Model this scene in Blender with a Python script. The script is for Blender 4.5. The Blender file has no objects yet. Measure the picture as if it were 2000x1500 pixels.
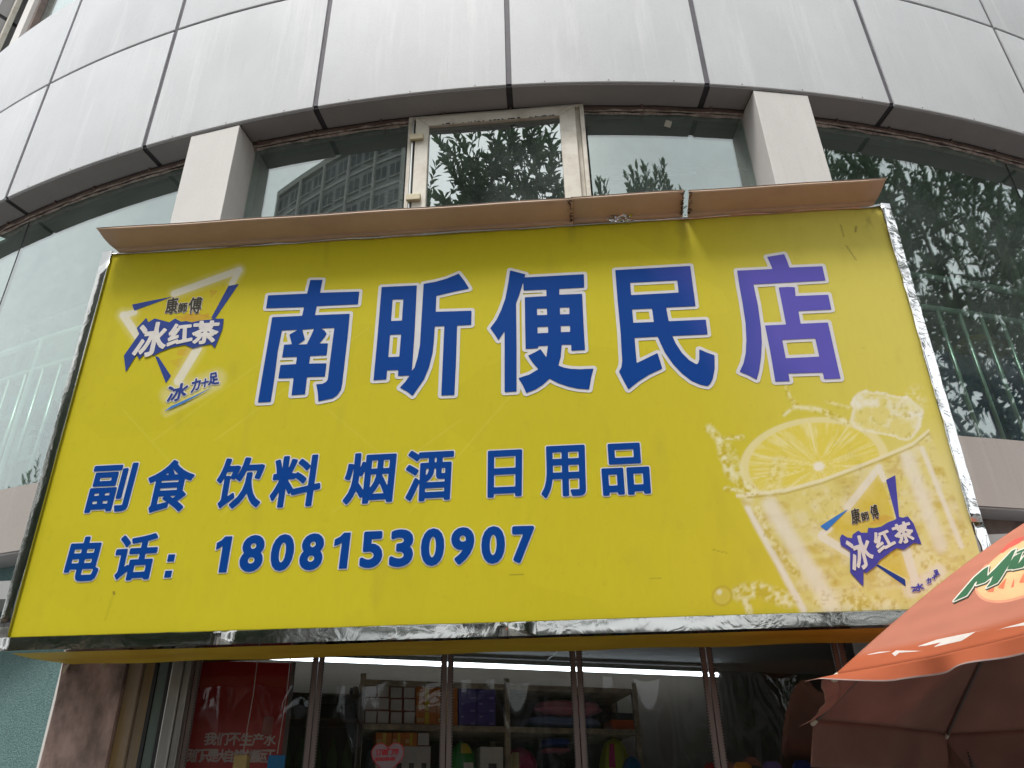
import bpy, bmesh, math, random
import numpy as np
from mathutils import Vector, Matrix
from mathutils.bvhtree import BVHTree
random.seed(7); RNG = np.random.default_rng(11)
R_ = math.radians
scene = bpy.context.scene

# ------------------------------------------------------------------ camera, sky, sun, exposure
F = 1652.4                                   # focal length in pixels of a 2000 px wide frame
YAW, PIT, ROL = -0.07224, 0.53689, -0.02282
CAM = np.array([0.38914, -3.40627, 1.6])
_cy, _sy, _cp, _sp = math.cos(YAW), math.sin(YAW), math.cos(PIT), math.sin(PIT)
FW = np.array([_sy*_cp, _cy*_cp, _sp]); _r = np.array([_cy, -_sy, 0]); _u = np.cross(_r, FW)
RT = math.cos(ROL)*_r + math.sin(ROL)*_u; UP = -math.sin(ROL)*_r + math.cos(ROL)*_u
cd = bpy.data.cameras.new('camera'); cam = bpy.data.objects.new('camera', cd)
scene.collection.objects.link(cam); scene.camera = cam
cd.sensor_width = 36; cd.lens = F/2000*36; cd.clip_start = 0.05; cd.clip_end = 2000
cam.matrix_world = Matrix(((RT[0], UP[0], -FW[0], CAM[0]), (RT[1], UP[1], -FW[1], CAM[1]), (RT[2], UP[2], -FW[2], CAM[2]), (0, 0, 0, 1)))

SUN_EL, SUN_AZ = R_(67), R_(200)             # azimuth from +Y towards +X
world = bpy.data.worlds.new('World'); scene.world = world; world.use_nodes = True
wn, wl = world.node_tree.nodes, world.node_tree.links
bg = wn['Background']; sky = wn.new('ShaderNodeTexSky'); sky.sky_type = 'NISHITA'; sky.sun_disc = False
sky.sun_elevation = SUN_EL; sky.sun_rotation = SUN_AZ; sky.air_density = 1.0; sky.dust_density = 6.0; sky.ozone_density = 1.0
hs = wn.new('ShaderNodeHueSaturation'); hs.inputs['Saturation'].default_value = 0.22
# high thin overcast: an even cloud layer with soft billows over the sky
wtc = wn.new('ShaderNodeTexCoord'); wnz = wn.new('ShaderNodeTexNoise'); wnz.inputs['Scale'].default_value = 2.2; wnz.inputs['Detail'].default_value = 5; wl.new(wtc.outputs['Generated'], wnz.inputs['Vector'])
wcr = wn.new('ShaderNodeValToRGB'); wcr.color_ramp.elements[0].position = .3; wcr.color_ramp.elements[1].position = .7; wcr.color_ramp.elements[0].color = (6.6, 7.1, 7.5, 1); wcr.color_ramp.elements[1].color = (10.2, 10.4, 10.5, 1); wl.new(wnz.outputs['Fac'], wcr.inputs[0])
wmx = wn.new('ShaderNodeMix'); wmx.data_type = 'RGBA'; wmx.inputs[0].default_value = .78
wl.new(sky.outputs[0], hs.inputs['Color']); wl.new(hs.outputs[0], wmx.inputs[6]); wl.new(wcr.outputs[0], wmx.inputs[7]); wl.new(wmx.outputs[2], bg.inputs['Color']); bg.inputs['Strength'].default_value = 0.13
sd = bpy.data.lights.new('sun', 'SUN'); sd.energy = 2.0; sd.angle = R_(14); sd.color = (1, .97, .92)
sun = bpy.data.objects.new('sun', sd); scene.collection.objects.link(sun)
sun_dir = Vector((math.sin(SUN_AZ)*math.cos(SUN_EL), math.cos(SUN_AZ)*math.cos(SUN_EL), math.sin(SUN_EL)))
sun.rotation_euler = sun_dir.to_track_quat('Z', 'Y').to_euler(); sun.location = (0, -10, 30)
vs = scene.view_settings; vs.view_transform = 'Standard'; vs.look = 'None'; vs.gamma = 1; vs.exposure = 0.62
scene.cycles.max_bounces = 10; scene.cycles.transparent_max_bounces = 16; scene.cycles.glossy_bounces = 5
scene.cycles.use_denoising = True; scene.cycles.caustics_reflective = False; scene.cycles.caustics_refractive = False

# ------------------------------------------------------------------ measuring helpers (photo survey point -> place)
def ray(p): return FW + (p[0]-1000)/F*RT - (p[1]-750)/F*UP
def at_y(p, y): d = ray(p); return CAM + d*(y-CAM[1])/d[1]
def at_z(p, z): d = ray(p); return CAM + d*(z-CAM[2])/d[2]
def at_plane(p, P0, n): d = ray(p); return CAM + d*(np.dot(P0-CAM, n)/np.dot(d, n))
BX, BY, RO, RI = -0.14021, 10.18493, 9.8596, 9.63
P0, DP = 0.0287, 0.13225
def at_cyl(p, R):
    d = ray(p); o = CAM[:2]-np.array([BX, BY]); a = d[:2]@d[:2]; b = 2*o@d[:2]; c = o@o-R*R
    t = (-b-math.sqrt(b*b-4*a*c))/(2*a); return CAM+t*d
ZB, SROL, STILT = 2.51339, -0.0118, 0.0314
SM = Matrix.Translation((0, 0, ZB)) @ Matrix.Rotation(STILT, 4, 'X') @ Matrix.Rotation(-SROL, 4, 'Y')
SMi = np.array(SM.inverted())
def at_sign(p):
    c = SMi[:3, :3] @ CAM + SMi[:3, 3]; d = SMi[:3, :3] @ ray(p); t = -c[1]/d[1]; q = c+t*d
    return (q[0], q[2])

# ------------------------------------------------------------------ materials
def lin(r, g, b):
    f = lambda c: c/12.92 if c <= .04045 else ((c+.055)/1.055)**2.4
    return (f(r/255), f(g/255), f(b/255), 1)
def nodes(name):
    m = bpy.data.materials.new(name); m.use_nodes = True
    return m, m.node_tree.nodes, m.node_tree.links, m.node_tree.nodes['Principled BSDF']
def noise_vec(n, l, scale, per_object=True):
    tc = n.new('ShaderNodeTexCoord'); mp = n.new('ShaderNodeMapping'); mp.inputs['Scale'].default_value = scale
    l.new(tc.outputs['Object'], mp.inputs['Vector'])
    if per_object:
        oi = n.new('ShaderNodeObjectInfo'); mu = n.new('ShaderNodeMath'); mu.operation = 'MULTIPLY'; mu.inputs[1].default_value = 83.0
        l.new(oi.outputs['Random'], mu.inputs[0]); l.new(mu.outputs[0], mp.inputs['Location'])
    return mp.outputs[0]
def mat(name, col, rough=.6, metal=0., var=.15, scale=(6, 6, 6), bump=0., bscale=None, detail=6., spec=.5, col2=None, thr=(.35, .7)):
    """plain surface with noise-driven tint between col and col2, and fine relief"""
    m, n, l, b = nodes(name); col = tuple(col[:3])+(1,)
    if isinstance(scale, (int, float)): scale = (scale,)*3
    v = noise_vec(n, l, scale)
    nz = n.new('ShaderNodeTexNoise'); nz.inputs['Scale'].default_value = 1; nz.inputs['Detail'].default_value = detail; nz.inputs['Roughness'].default_value = .62
    l.new(v, nz.inputs['Vector'])
    cr = n.new('ShaderNodeValToRGB'); cr.color_ramp.elements[0].position = thr[0]; cr.color_ramp.elements[1].position = thr[1]
    c2 = tuple(col2[:3])+(1,) if col2 else tuple(max(0, c*(1-var)) for c in col[:3])+(1,)
    cr.color_ramp.elements[0].color = c2; cr.color_ramp.elements[1].color = tuple(min(1, c*(1+var*.4)) for c in col[:3])+(1,)
    l.new(nz.outputs['Fac'], cr.inputs['Fac']); l.new(cr.outputs[0], b.inputs['Base Color'])
    b.inputs['Roughness'].default_value = rough; b.inputs['Metallic'].default_value = metal; b.inputs['Specular IOR Level'].default_value = spec
    if bump:
        bs = bscale or tuple(s*5 for s in scale); v2 = noise_vec(n, l, bs)
        n2 = n.new('ShaderNodeTexNoise'); n2.inputs['Scale'].default_value = 1; n2.inputs['Detail'].default_value = 5; l.new(v2, n2.inputs['Vector'])
        bp = n.new('ShaderNodeBump'); bp.inputs['Strength'].default_value = 1; bp.inputs['Distance'].default_value = bump
        l.new(n2.outputs['Fac'], bp.inputs['Height']); l.new(bp.outputs[0], b.inputs['Normal'])
    return m
def mat_attr(name, rough=.5, bump=.0004, spec=.4):
    """printed sheet: colour from the sheet's own print layer, woven relief"""
    m, n, l, b = nodes(name); a = n.new('ShaderNodeAttribute'); a.attribute_name = 'print'
    l.new(a.outputs['Color'], b.inputs['Base Color']); b.inputs['Roughness'].default_value = rough; b.inputs['Specular IOR Level'].default_value = spec
    v = noise_vec(n, l, (260, 40, 60), False); nz = n.new('ShaderNodeTexNoise'); nz.inputs['Scale'].default_value = 1; nz.inputs['Detail'].default_value = 2
    l.new(v, nz.inputs['Vector']); bp = n.new('ShaderNodeBump'); bp.inputs['Distance'].default_value = bump
    l.new(nz.outputs['Fac'], bp.inputs['Height']); l.new(bp.outputs[0], b.inputs['Normal'])
    return m
def mat_panel(name, col, dirt, streak, rough=.62):
    """painted aluminium sheet: run-off streaks down the panel, dust and a grimy lower lip"""
    m, n, l, b = nodes(name)
    def nz(scale, det, ro=.6):
        v = noise_vec(n, l, scale); t = n.new('ShaderNodeTexNoise'); t.inputs['Scale'].default_value = 1; t.inputs['Detail'].default_value = det; t.inputs['Roughness'].default_value = ro
        l.new(v, t.inputs['Vector']); return t.outputs['Fac']
    def ramp(src, p0, p1, c0=(0, 0, 0, 1), c1=(1, 1, 1, 1)):
        r = n.new('ShaderNodeValToRGB'); r.color_ramp.elements[0].position = p0; r.color_ramp.elements[1].position = p1
        r.color_ramp.elements[0].color = c0; r.color_ramp.elements[1].color = c1; l.new(src, r.inputs[0]); return r.outputs[0]
    def mix(fac, a, c, k):
        mu = n.new('ShaderNodeMath'); mu.operation = 'MULTIPLY'; mu.inputs[1].default_value = k; l.new(fac, mu.inputs[0])
        x = n.new('ShaderNodeMix'); x.data_type = 'RGBA'; l.new(mu.outputs[0], x.inputs[0])
        if isinstance(a, tuple): x.inputs[6].default_value = a
        else: l.new(a, x.inputs[6])
        x.inputs[7].default_value = c; return x.outputs[2]
    c = mix(ramp(nz((2.2, 2.2, 1.1), 4), .35, .75), col, tuple(v*.86 for v in col[:3])+(1,), .8)
    c = mix(ramp(nz((9, 9, .55), 5, .7), .54, .72), c, streak, .6)
    c = mix(ramp(nz((16, 16, .8), 5, .7), .6, .85), c, dirt, .3)
    c = mix(ramp(nz((120, 120, 60), 3, .7), .5, .8), c, dirt, .25)
    l.new(c, b.inputs['Base Color']); b.inputs['Roughness'].default_value = rough
    bp = n.new('ShaderNodeBump'); bp.inputs['Distance'].default_value = .004; bp.inputs['Strength'].default_value = .6
    l.new(nz((1.6, 1.6, 1.6), 2), bp.inputs['Height']); l.new(bp.outputs[0], b.inputs['Normal'])
    return m
def mat_glass(name, tint, refl=.2, dust=.06, dustcol=(.45, .5, .5, 1), wave=0., rough=0.0):
    m, n, l, b = nodes(name); n.remove(b); out = n['Material Output']
    tr = n.new('ShaderNodeBsdfTransparent'); tr.inputs[0].default_value = tint
    gl = n.new('ShaderNodeBsdfGlossy'); gl.inputs['Roughness'].default_value = rough; gl.inputs[0].default_value = (.93, .97, .96, 1)
    df = n.new('ShaderNodeBsdfDiffuse'); df.inputs[0].default_value = dustcol
    lw = n.new('ShaderNodeLayerWeight'); lw.inputs[0].default_value = .5; pw_ = n.new('ShaderNodeMath'); pw_.operation = 'POWER'; pw_.inputs[1].default_value = 4.0; l.new(lw.outputs['Facing'], pw_.inputs[0])
    ad = n.new('ShaderNodeMath'); ad.operation = 'MULTIPLY_ADD'; ad.use_clamp = True; ad.inputs[1].default_value = .85; ad.inputs[2].default_value = refl; l.new(pw_.outputs[0], ad.inputs[0])
    mx = n.new('ShaderNodeMixShader'); l.new(ad.outputs[0], mx.inputs[0]); l.new(tr.outputs[0], mx.inputs[1]); l.new(gl.outputs[0], mx.inputs[2])
    v = noise_vec(n, l, (2.5, 2.5, 2.5)); nz = n.new('ShaderNodeTexNoise'); nz.inputs['Scale'].default_value = 1; nz.inputs['Detail'].default_value = 8; nz.inputs['Roughness'].default_value = .7; l.new(v, nz.inputs['Vector'])
    mr = n.new('ShaderNodeMapRange'); mr.inputs[1].default_value = .35; mr.inputs[2].default_value = .75; mr.inputs[3].default_value = dust*.25; mr.inputs[4].default_value = dust*1.6; l.new(nz.outputs['Fac'], mr.inputs[0])
    m2 = n.new('ShaderNodeMixShader'); l.new(mr.outputs[0], m2.inputs[0]); l.new(mx.outputs[0], m2.inputs[1]); l.new(df.outputs[0], m2.inputs[2]); l.new(m2.outputs[0], out.inputs[0])
    if wave:
        v2 = noise_vec(n, l, (1.4, 1.4, .8)); n2 = n.new('ShaderNodeTexNoise'); n2.inputs['Scale'].default_value = 1; n2.inputs['Detail'].default_value = 1; l.new(v2, n2.inputs['Vector'])
        bp = n.new('ShaderNodeBump'); bp.inputs['Distance'].default_value = wave; l.new(n2.outputs['Fac'], bp.inputs['Height']); l.new(bp.outputs[0], gl.inputs['Normal'])
    return m
def mat_emit(name, col, s):
    m, n, l, b = nodes(name); b.inputs['Base Color'].default_value = (.8, .8, .8, 1); b.inputs['Emission Color'].default_value = col; b.inputs['Emission Strength'].default_value = s; return m
def mat_cloth(name, col, trans=.25, rough=.8, var=.12, attr=False):
    m, n, l, b = nodes(name); out = n['Material Output']; b.inputs['Roughness'].default_value = rough; b.inputs['Specular IOR Level'].default_value = .25
    tl = n.new('ShaderNodeBsdfTranslucent'); mx = n.new('ShaderNodeMixShader'); mx.inputs[0].default_value = trans
    v = noise_vec(n, l, (3, 3, 3)); nz = n.new('ShaderNodeTexNoise'); nz.inputs['Scale'].default_value = 1; nz.inputs['Detail'].default_value = 6; l.new(v, nz.inputs['Vector'])
    mr = n.new('ShaderNodeMapRange'); mr.inputs[1].default_value = .3; mr.inputs[2].default_value = .7; mr.inputs[3].default_value = 1-var; mr.inputs[4].default_value = 1+var*.4; l.new(nz.outputs['Fac'], mr.inputs[0])
    h = n.new('ShaderNodeHueSaturation'); l.new(mr.outputs[0], h.inputs['Value'])
    if attr: a = n.new('ShaderNodeAttribute'); a.attribute_name = 'print'; l.new(a.outputs['Color'], h.inputs['Color'])
    else: h.inputs['Color'].default_value = tuple(col[:3])+(1,)
    l.new(h.outputs[0], b.inputs['Base Color']); l.new(h.outputs[0], tl.inputs[0])
    v2 = noise_vec(n, l, (14, 14, 14)); n2 = n.new('ShaderNodeTexNoise'); n2.inputs['Scale'].default_value = 1; l.new(v2, n2.inputs['Vector'])
    bp = n.new('ShaderNodeBump'); bp.inputs['Distance'].default_value = .003; l.new(n2.outputs['Fac'], bp.inputs['Height']); l.new(bp.outputs[0], b.inputs['Normal'])
    l.new(b.outputs[0], mx.inputs[1]); l.new(tl.outputs[0], mx.inputs[2]); l.new(mx.outputs[0], out.inputs[0]); return m
def mat_chrome(name, col=(.42, .42, .40), rough=.1, crumple=.0022, sc=9):
    m, n, l, b = nodes(name); b.inputs['Base Color'].default_value = tuple(col)+(1,); b.inputs['Metallic'].default_value = 1; b.inputs['Roughness'].default_value = rough
    v = noise_vec(n, l, (sc, sc, sc)); nz = n.new('ShaderNodeTexNoise'); nz.inputs['Scale'].default_value = 1; nz.inputs['Detail'].default_value = 3; nz.inputs['Distortion'].default_value = .8; l.new(v, nz.inputs['Vector'])
    bp = n.new('ShaderNodeBump'); bp.inputs['Distance'].default_value = crumple; l.new(nz.outputs['Fac'], bp.inputs['Height']); l.new(bp.outputs[0], b.inputs['Normal']); return m

M = dict(
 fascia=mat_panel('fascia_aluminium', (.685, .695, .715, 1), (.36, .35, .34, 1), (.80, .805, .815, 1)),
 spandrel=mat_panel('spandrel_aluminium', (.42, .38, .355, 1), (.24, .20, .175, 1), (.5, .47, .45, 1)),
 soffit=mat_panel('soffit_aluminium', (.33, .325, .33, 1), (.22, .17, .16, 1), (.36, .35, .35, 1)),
 joint=mat('joint_sealant', (.05, .045, .055), .7, var=.3),
 jointgrey=mat('joint_sealant_grey', (.115, .105, .125), .7, var=.3),
 column=mat_panel('column_aluminium', (.72, .69, .66, 1), (.38, .35, .32, 1), (.6, .58, .56, 1)),
 bead=mat('silicone_bead', (.55, .47, .43), .6, var=.4, scale=20, col2=(.22, .15, .13)),
 brownstrip=mat('brown_flange', (.20, .14, .12), .6, var=.4, scale=8),
 glass=mat_glass('window_glass', (.72, .82, .77, 1), .19, .085),
 glasswin=mat_glass('sash_glass', (.5, .58, .55, 1), .31, .10),
 winframe=mat('aged_white_upvc', (.62, .58, .50), .45, var=.2, scale=(5, 5, 5), col2=(.42, .36, .28), thr=(.25, .55)),
 hinge=mat('yellowed_hinge', (.60, .52, .33), .45, var=.2),
 winseal=mat('window_gasket', (.03, .03, .03), .6),
 chrome=mat_chrome('stainless_trim'), chromer=mat_chrome('crumpled_stainless_trim', (.7, .7, .7), .12, .006, 16),
 canopy=mat('brown_moulding', (.50, .34, .225), .55, var=.22, scale=(2, 2, 9), col2=(.42, .275, .18), thr=(.3, .65)),
 canopydark=mat('brown_moulding_rust', (.10, .055, .04), .7, var=.4, scale=30),
 underside=mat('yellow_return_sheet', (.55, .40, .03), .5, var=.2, scale=(1.5, 6, 6), col2=(.42, .24, .015)),
 blue=None, white=mat('print_white', (.72, .70, .70), .5, var=.05, scale=12),
 teal=mat('teal_pebbledash', (.14, .245, .24), .75, var=.5, scale=120, bump=.006, bscale=(150, 150, 150), col2=(.08, .155, .155)),
 plaster=mat('pink_plaster', (.36, .245, .215), .85, var=.4, scale=(7, 7, 4.0), bump=.006, bscale=(26, 26, 26), col2=(.12, .085, .07), thr=(.34, .60), detail=9),
 plasterin=mat('stained_plaster', (.22, .175, .13), .85, var=.5, scale=(9, 9, 1.2), bump=.003, col2=(.24, .15, .045), thr=(.35, .6)),
 alu=mat('door_aluminium', (.30, .29, .27), .4, .6, var=.3, scale=(20, 20, 2)), rubber=mat('black_rubber', (.012, .012, .012), .5),
 strip=mat('brown_magnetic_strip', (.155, .115, .10), .45, var=.25, scale=(40, 40, 3)),
 vinyl=mat_glass('clear_vinyl', (.80, .80, .77, 1), .03, .015, (.3, .3, .28, 1), .002, .015),
 rail=mat('stainless_tube', (.75, .78, .75), .3, .75, var=.08),
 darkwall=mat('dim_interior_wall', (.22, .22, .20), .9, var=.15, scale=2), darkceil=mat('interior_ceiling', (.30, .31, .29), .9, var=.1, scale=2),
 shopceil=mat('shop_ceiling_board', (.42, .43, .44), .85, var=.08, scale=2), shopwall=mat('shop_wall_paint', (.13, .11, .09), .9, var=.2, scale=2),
 floor=mat('grey_floor_tile', (.2, .2, .2), .5, var=.2), asphalt=mat('asphalt', (.05, .05, .052), .9, var=.3, scale=3, bump=.004, bscale=(90, 90, 90)),
 paving=mat('grey_paving', (.22, .21, .20), .85, var=.3, scale=4), stone=mat('kerb_stone', (.3, .3, .29), .8, var=.2),
 led=mat_emit('led_tube', (.80, .90, 1, 1), 5.0), redposter=mat('red_print', (.42, .012, .014), .4, var=.1, scale=3),
 shelfmetal=mat('cream_shelf_steel', (.45, .40, .28), .5, var=.35, scale=14, col2=(.2, .17, .13)),
)
# blue vinyl lettering; the print turns from blue to violet towards the right end
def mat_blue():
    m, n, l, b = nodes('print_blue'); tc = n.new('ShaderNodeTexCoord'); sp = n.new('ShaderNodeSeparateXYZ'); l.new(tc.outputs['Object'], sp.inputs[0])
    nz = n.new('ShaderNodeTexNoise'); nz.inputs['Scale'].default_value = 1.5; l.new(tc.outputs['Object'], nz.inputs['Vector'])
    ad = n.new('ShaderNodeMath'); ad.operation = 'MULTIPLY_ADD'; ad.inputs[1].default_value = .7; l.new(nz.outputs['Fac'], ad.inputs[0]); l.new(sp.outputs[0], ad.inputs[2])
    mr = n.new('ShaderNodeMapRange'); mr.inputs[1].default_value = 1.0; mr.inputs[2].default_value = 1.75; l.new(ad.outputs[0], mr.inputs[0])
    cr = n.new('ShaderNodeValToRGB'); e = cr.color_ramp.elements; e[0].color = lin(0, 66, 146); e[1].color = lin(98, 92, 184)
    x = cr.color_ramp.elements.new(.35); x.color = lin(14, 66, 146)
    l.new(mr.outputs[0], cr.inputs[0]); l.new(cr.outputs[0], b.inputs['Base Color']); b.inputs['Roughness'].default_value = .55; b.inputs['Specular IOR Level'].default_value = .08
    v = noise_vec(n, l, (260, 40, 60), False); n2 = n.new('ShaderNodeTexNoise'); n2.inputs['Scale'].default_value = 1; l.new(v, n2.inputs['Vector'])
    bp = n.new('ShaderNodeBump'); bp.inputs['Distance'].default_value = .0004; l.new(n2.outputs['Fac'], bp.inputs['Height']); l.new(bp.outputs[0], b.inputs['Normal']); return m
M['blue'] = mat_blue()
def flat(name, r, g, b, rough=.5): 
    if name not in M: M[name] = mat(name, lin(r, g, b), rough, var=.12, scale=14, spec=.25)
    return M[name]

# ------------------------------------------------------------------ building helpers
C = scene.collection
def link(o, parent=None):
    C.objects.link(o)
    if parent is not None: o.parent = parent
    return o
def tag(o, label=None, cat=None, group=None, kind=None):
    if label: o['label'] = label
    if cat: o['category'] = cat
    if group: o['group'] = group
    if kind: o['kind'] = kind
    return o
def thing(name, loc, label, cat, group=None, rotz=0):
    o = bpy.data.objects.new(name, None); o.empty_display_size = .2; o.location = loc; o.rotation_euler = (0, 0, rotz); C.objects.link(o)
    return tag(o, label, cat, group)
class MB:
    def __init__(s): s.v = []; s.f = []
    def add(s, vs, fs):
        k = len(s.v); s.v += [tuple(map(float, v)) for v in vs]; s.f += [tuple(i+k for i in f) for f in fs]; return s
    def box(s, a, b):
        x0, y0, z0 = a; x1, y1, z1 = b
        return s.add([(x0, y0, z0), (x1, y0, z0), (x1, y1, z0), (x0, y1, z0), (x0, y0, z1), (x1, y0, z1), (x1, y1, z1), (x0, y1, z1)],
                     [(3, 2, 1, 0), (4, 5, 6, 7), (0, 1, 5, 4), (1, 2, 6, 5), (2, 3, 7, 6), (3, 0, 4, 7)])
    def prism(s, poly, ex):          # poly: 3D loop, ex: extrusion vector
        n = len(poly); ex = np.array(ex)
        vs = [np.array(p, float) for p in poly]; vs += [p+ex for p in vs]
        return s.add(vs, [tuple(range(n-1, -1, -1)), tuple(range(n, 2*n))]+[(i, (i+1) % n, n+(i+1) % n, n+i) for i in range(n)])
    def tube(s, pts, rad, seg=8, cap=True):
        pts = [Vector(p) for p in pts]; rr = rad if isinstance(rad, (list, tuple)) else [rad]*len(pts); rings = []
        for i, p in enumerate(pts):
            t = (pts[min(i+1, len(pts)-1)]-pts[max(i-1, 0)]).normalized()
            a = t.orthogonal().normalized() if i == 0 else (a-t*a.dot(t)).normalized()
            b = t.cross(a)
            rings.append([p+(a*math.cos(2*math.pi*k/seg)+b*math.sin(2*math.pi*k/seg))*rr[i] for k in range(seg)])
        vs = [v for r in rings for v in r]; fs = []
        for i in range(len(pts)-1):
            for k in range(seg): fs.append((i*seg+k, i*seg+(k+1) % seg, (i+1)*seg+(k+1) % seg, (i+1)*seg+k))
        if cap: fs += [tuple(range(seg-1, -1, -1)), tuple((len(pts)-1)*seg+k for k in range(seg))]
        return s.add(vs, fs)
    def grid(s, fn, nu, nv):
        vs = [fn(i/nu, j/nv) for j in range(nv+1) for i in range(nu+1)]
        return s.add(vs, [(j*(nu+1)+i, j*(nu+1)+i+1, (j+1)*(nu+1)+i+1, (j+1)*(nu+1)+i) for j in range(nv) for i in range(nu)])
    def mesh(s, name):
        me = bpy.data.meshes.new(name); me.from_pydata(s.v, [], s.f); me.update(); return me
    def build(s, name, m, parent=None, smooth=False, origin=None, bevel=0):
        if origin is not None: s.v = [(v[0]-origin[0], v[1]-origin[1], v[2]-origin[2]) for v in s.v]
        me = s.mesh(name); 
        if m: me.materials.append(m)
        if smooth: me.polygons.foreach_set('use_smooth', [True]*len(me.polygons)); me.set_sharp_from_angle(angle=R_(42))
        o = bpy.data.objects.new(name, me)
        if origin is not None and parent is None: o.location = origin
        link(o, parent)
        if bevel:
            bm = o.modifiers.new('edge', 'BEVEL'); bm.width = bevel; bm.segments = 2; bm.limit_method = 'ANGLE'
        return o
def struct(o): o['kind'] = 'structure'; return o

# ------------------------------------------------------------------ ground and street
g = MB().add([(-400, -400, 0), (400, -400, 0), (400, 400, 0), (-400, 400, 0)], [(0, 1, 2, 3)]); struct(g.build('ground', M['paving']))
g = MB().add([(-200, -24, .004), (200, -24, .004), (200, -9, .004), (-200, -9, .004)], [(0, 1, 2, 3)]); struct(g.build('road', M['asphalt']))
g = MB()
for x in range(-60, 60, 6): g.box((x, -16.58, .008), (x+3, -16.42, .012))
struct(g.build('lane_marking', flat('road_paint', 225, 225, 220)))
for y0, y1 in ((-9, -8.7), (-24.3, -24)):
    struct(MB().box((-200, y0, 0), (200, y1, .13)).build('kerb', M['stone']))

# ------------------------------------------------------------------ curved building
bld = thing('curved_building', (BX, BY, 0), 'curved grey aluminium clad building behind the yellow sign, with ribbon windows', 'building')
def cyl(ph, z, R): return (R*math.sin(ph), -R*math.cos(ph), z)
def arc_slab(a0, a1, z0, z1, r0, r1, n=10):
    """curved slab between angles, heights and radii (r0 inner, r1 outer)"""
    m = MB(); vs = []; fs = []
    for i in range(n+1):
        a = a0+(a1-a0)*i/n; vs += [cyl(a, z0, r1), cyl(a, z1, r1), cyl(a, z1, r0), cyl(a, z0, r0)]
    for i in range(n):
        k = i*4
        for j in range(4): fs.append((k+j, k+4+j, k+4+(j+1) % 4, k+(j+1) % 4))
    fs += [(0, 1, 2, 3), (4*n+3, 4*n+2, 4*n+1, 4*n)]
    return m.add(vs, fs)
def fascia_panel_mesh(w, z0, z1, lip):
    # front skin with rolled lower and upper edges
    prof = [(RO-.03, z0+.001), (RO-.006, z0), (RO-.001, z0+.004), (RO, z0+.012), (RO, z1-.008), (RO-.006, z1-.001), (RO-.03, z1)]
    n = 12; m = MB(); k = len(prof)
    vs = [cyl(-w/2+w*i/n, z, r) for i in range(n+1) for r, z in prof]
    fs = [(i*k+j, (i+1)*k+j, (i+1)*k+j+1, i*k+j+1) for i in range(n) for j in range(k-1)]
    fs += [tuple(range(k-1, -1, -1)), tuple(n*k+j for j in range(k))]
    return m.add(vs, fs).mesh('fascia_panel')
def spread(me, name, material, angles, parent=bld, smooth=True):
    me.materials.append(material)
    if smooth: me.polygons.foreach_set('use_smooth', [True]*len(me.polygons)); me.set_sharp_from_angle(angle=R_(30))
    for i, a in enumerate(angles):
        o = bpy.data.objects.new(name, me); o.rotation_euler = (0, 0, a); link(o, parent)
Z0, ZJ, ZT = 6.10, 7.361, 8.53
GAP = .038/RO
cols = [P0+(i+.5)*DP for i in range(-5, 5)]
spread(fascia_panel_mesh(DP-GAP, Z0, ZJ-.011, True), 'fascia_panel', M['fascia'], cols)
spread(fascia_panel_mesh(DP-GAP, ZJ+.011, ZT, True), 'fascia_panel', M['fascia'], cols)
arc_slab(-.95, .95, Z0+.02, ZT-.01, RO-.22, RO-.009, 60).build('joint_backing', M['jointgrey'], bld, True)
rv = MB().tube([(0, -RO-.0015, Z0+.016), (0, -RO+.004, Z0+.016)], .0045, 8).mesh('rivet'); rv.materials.append(M['brownstrip'])
for i in range(-4, 5):
    for k in (.18, .5, .83):
        o = bpy.data.objects.new('rivet', rv); o.rotation_euler = (0, 0, P0+(i+k)*DP); link(o, bld)
# soffit sheets hung under the fascia, black open joints between them
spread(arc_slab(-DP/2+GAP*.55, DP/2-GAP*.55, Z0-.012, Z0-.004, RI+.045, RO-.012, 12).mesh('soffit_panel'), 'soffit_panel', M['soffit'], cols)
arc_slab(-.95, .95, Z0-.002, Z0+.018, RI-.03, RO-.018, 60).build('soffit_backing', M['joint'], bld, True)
# flange, cable and silicone bead at the window head
arc_slab(-.9, .9, Z0-.034, Z0-.0125, RI+.012, RI+.044, 60).build('head_flange', M['brownstrip'], bld, True)
for r, z, q, nm in ((RI+.030, Z0-.041, .006, 'silicone_bead'), (RI+.012, Z0-.052, .008, 'silicone_bead')):
    m = MB(); pts = []; rad = []
    for i in range(241):
        a = -.8+1.6*i/240; pts.append(cyl(a, z+random.uniform(-.003, .003), r+random.uniform(-.003, .003))); rad.append(q*random.uniform(.45, 1.5))
    m.tube(pts, rad, 6).build(nm, M['bead'], bld, True)
m = MB(); m.tube([cyl(-.8+1.6*i/160, Z0-.022+.004*math.sin(i*1.3), RI+.049) for i in range(161)], .0028, 5); m.build('cable', M['rubber'], bld, True)
clip = MB().box((-.007, -RI-.058, Z0-.034), (.007, -RI-.044, Z0-.013)).mesh('cable_clip'); clip.materials.append(M['brownstrip'])
for i in range(-11, 12):
    o = bpy.data.objects.new('cable_clip', clip); o.rotation_euler = (0, 0, P0+i*.046+.011*math.sin(i*3.1)); link(o, bld)
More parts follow.
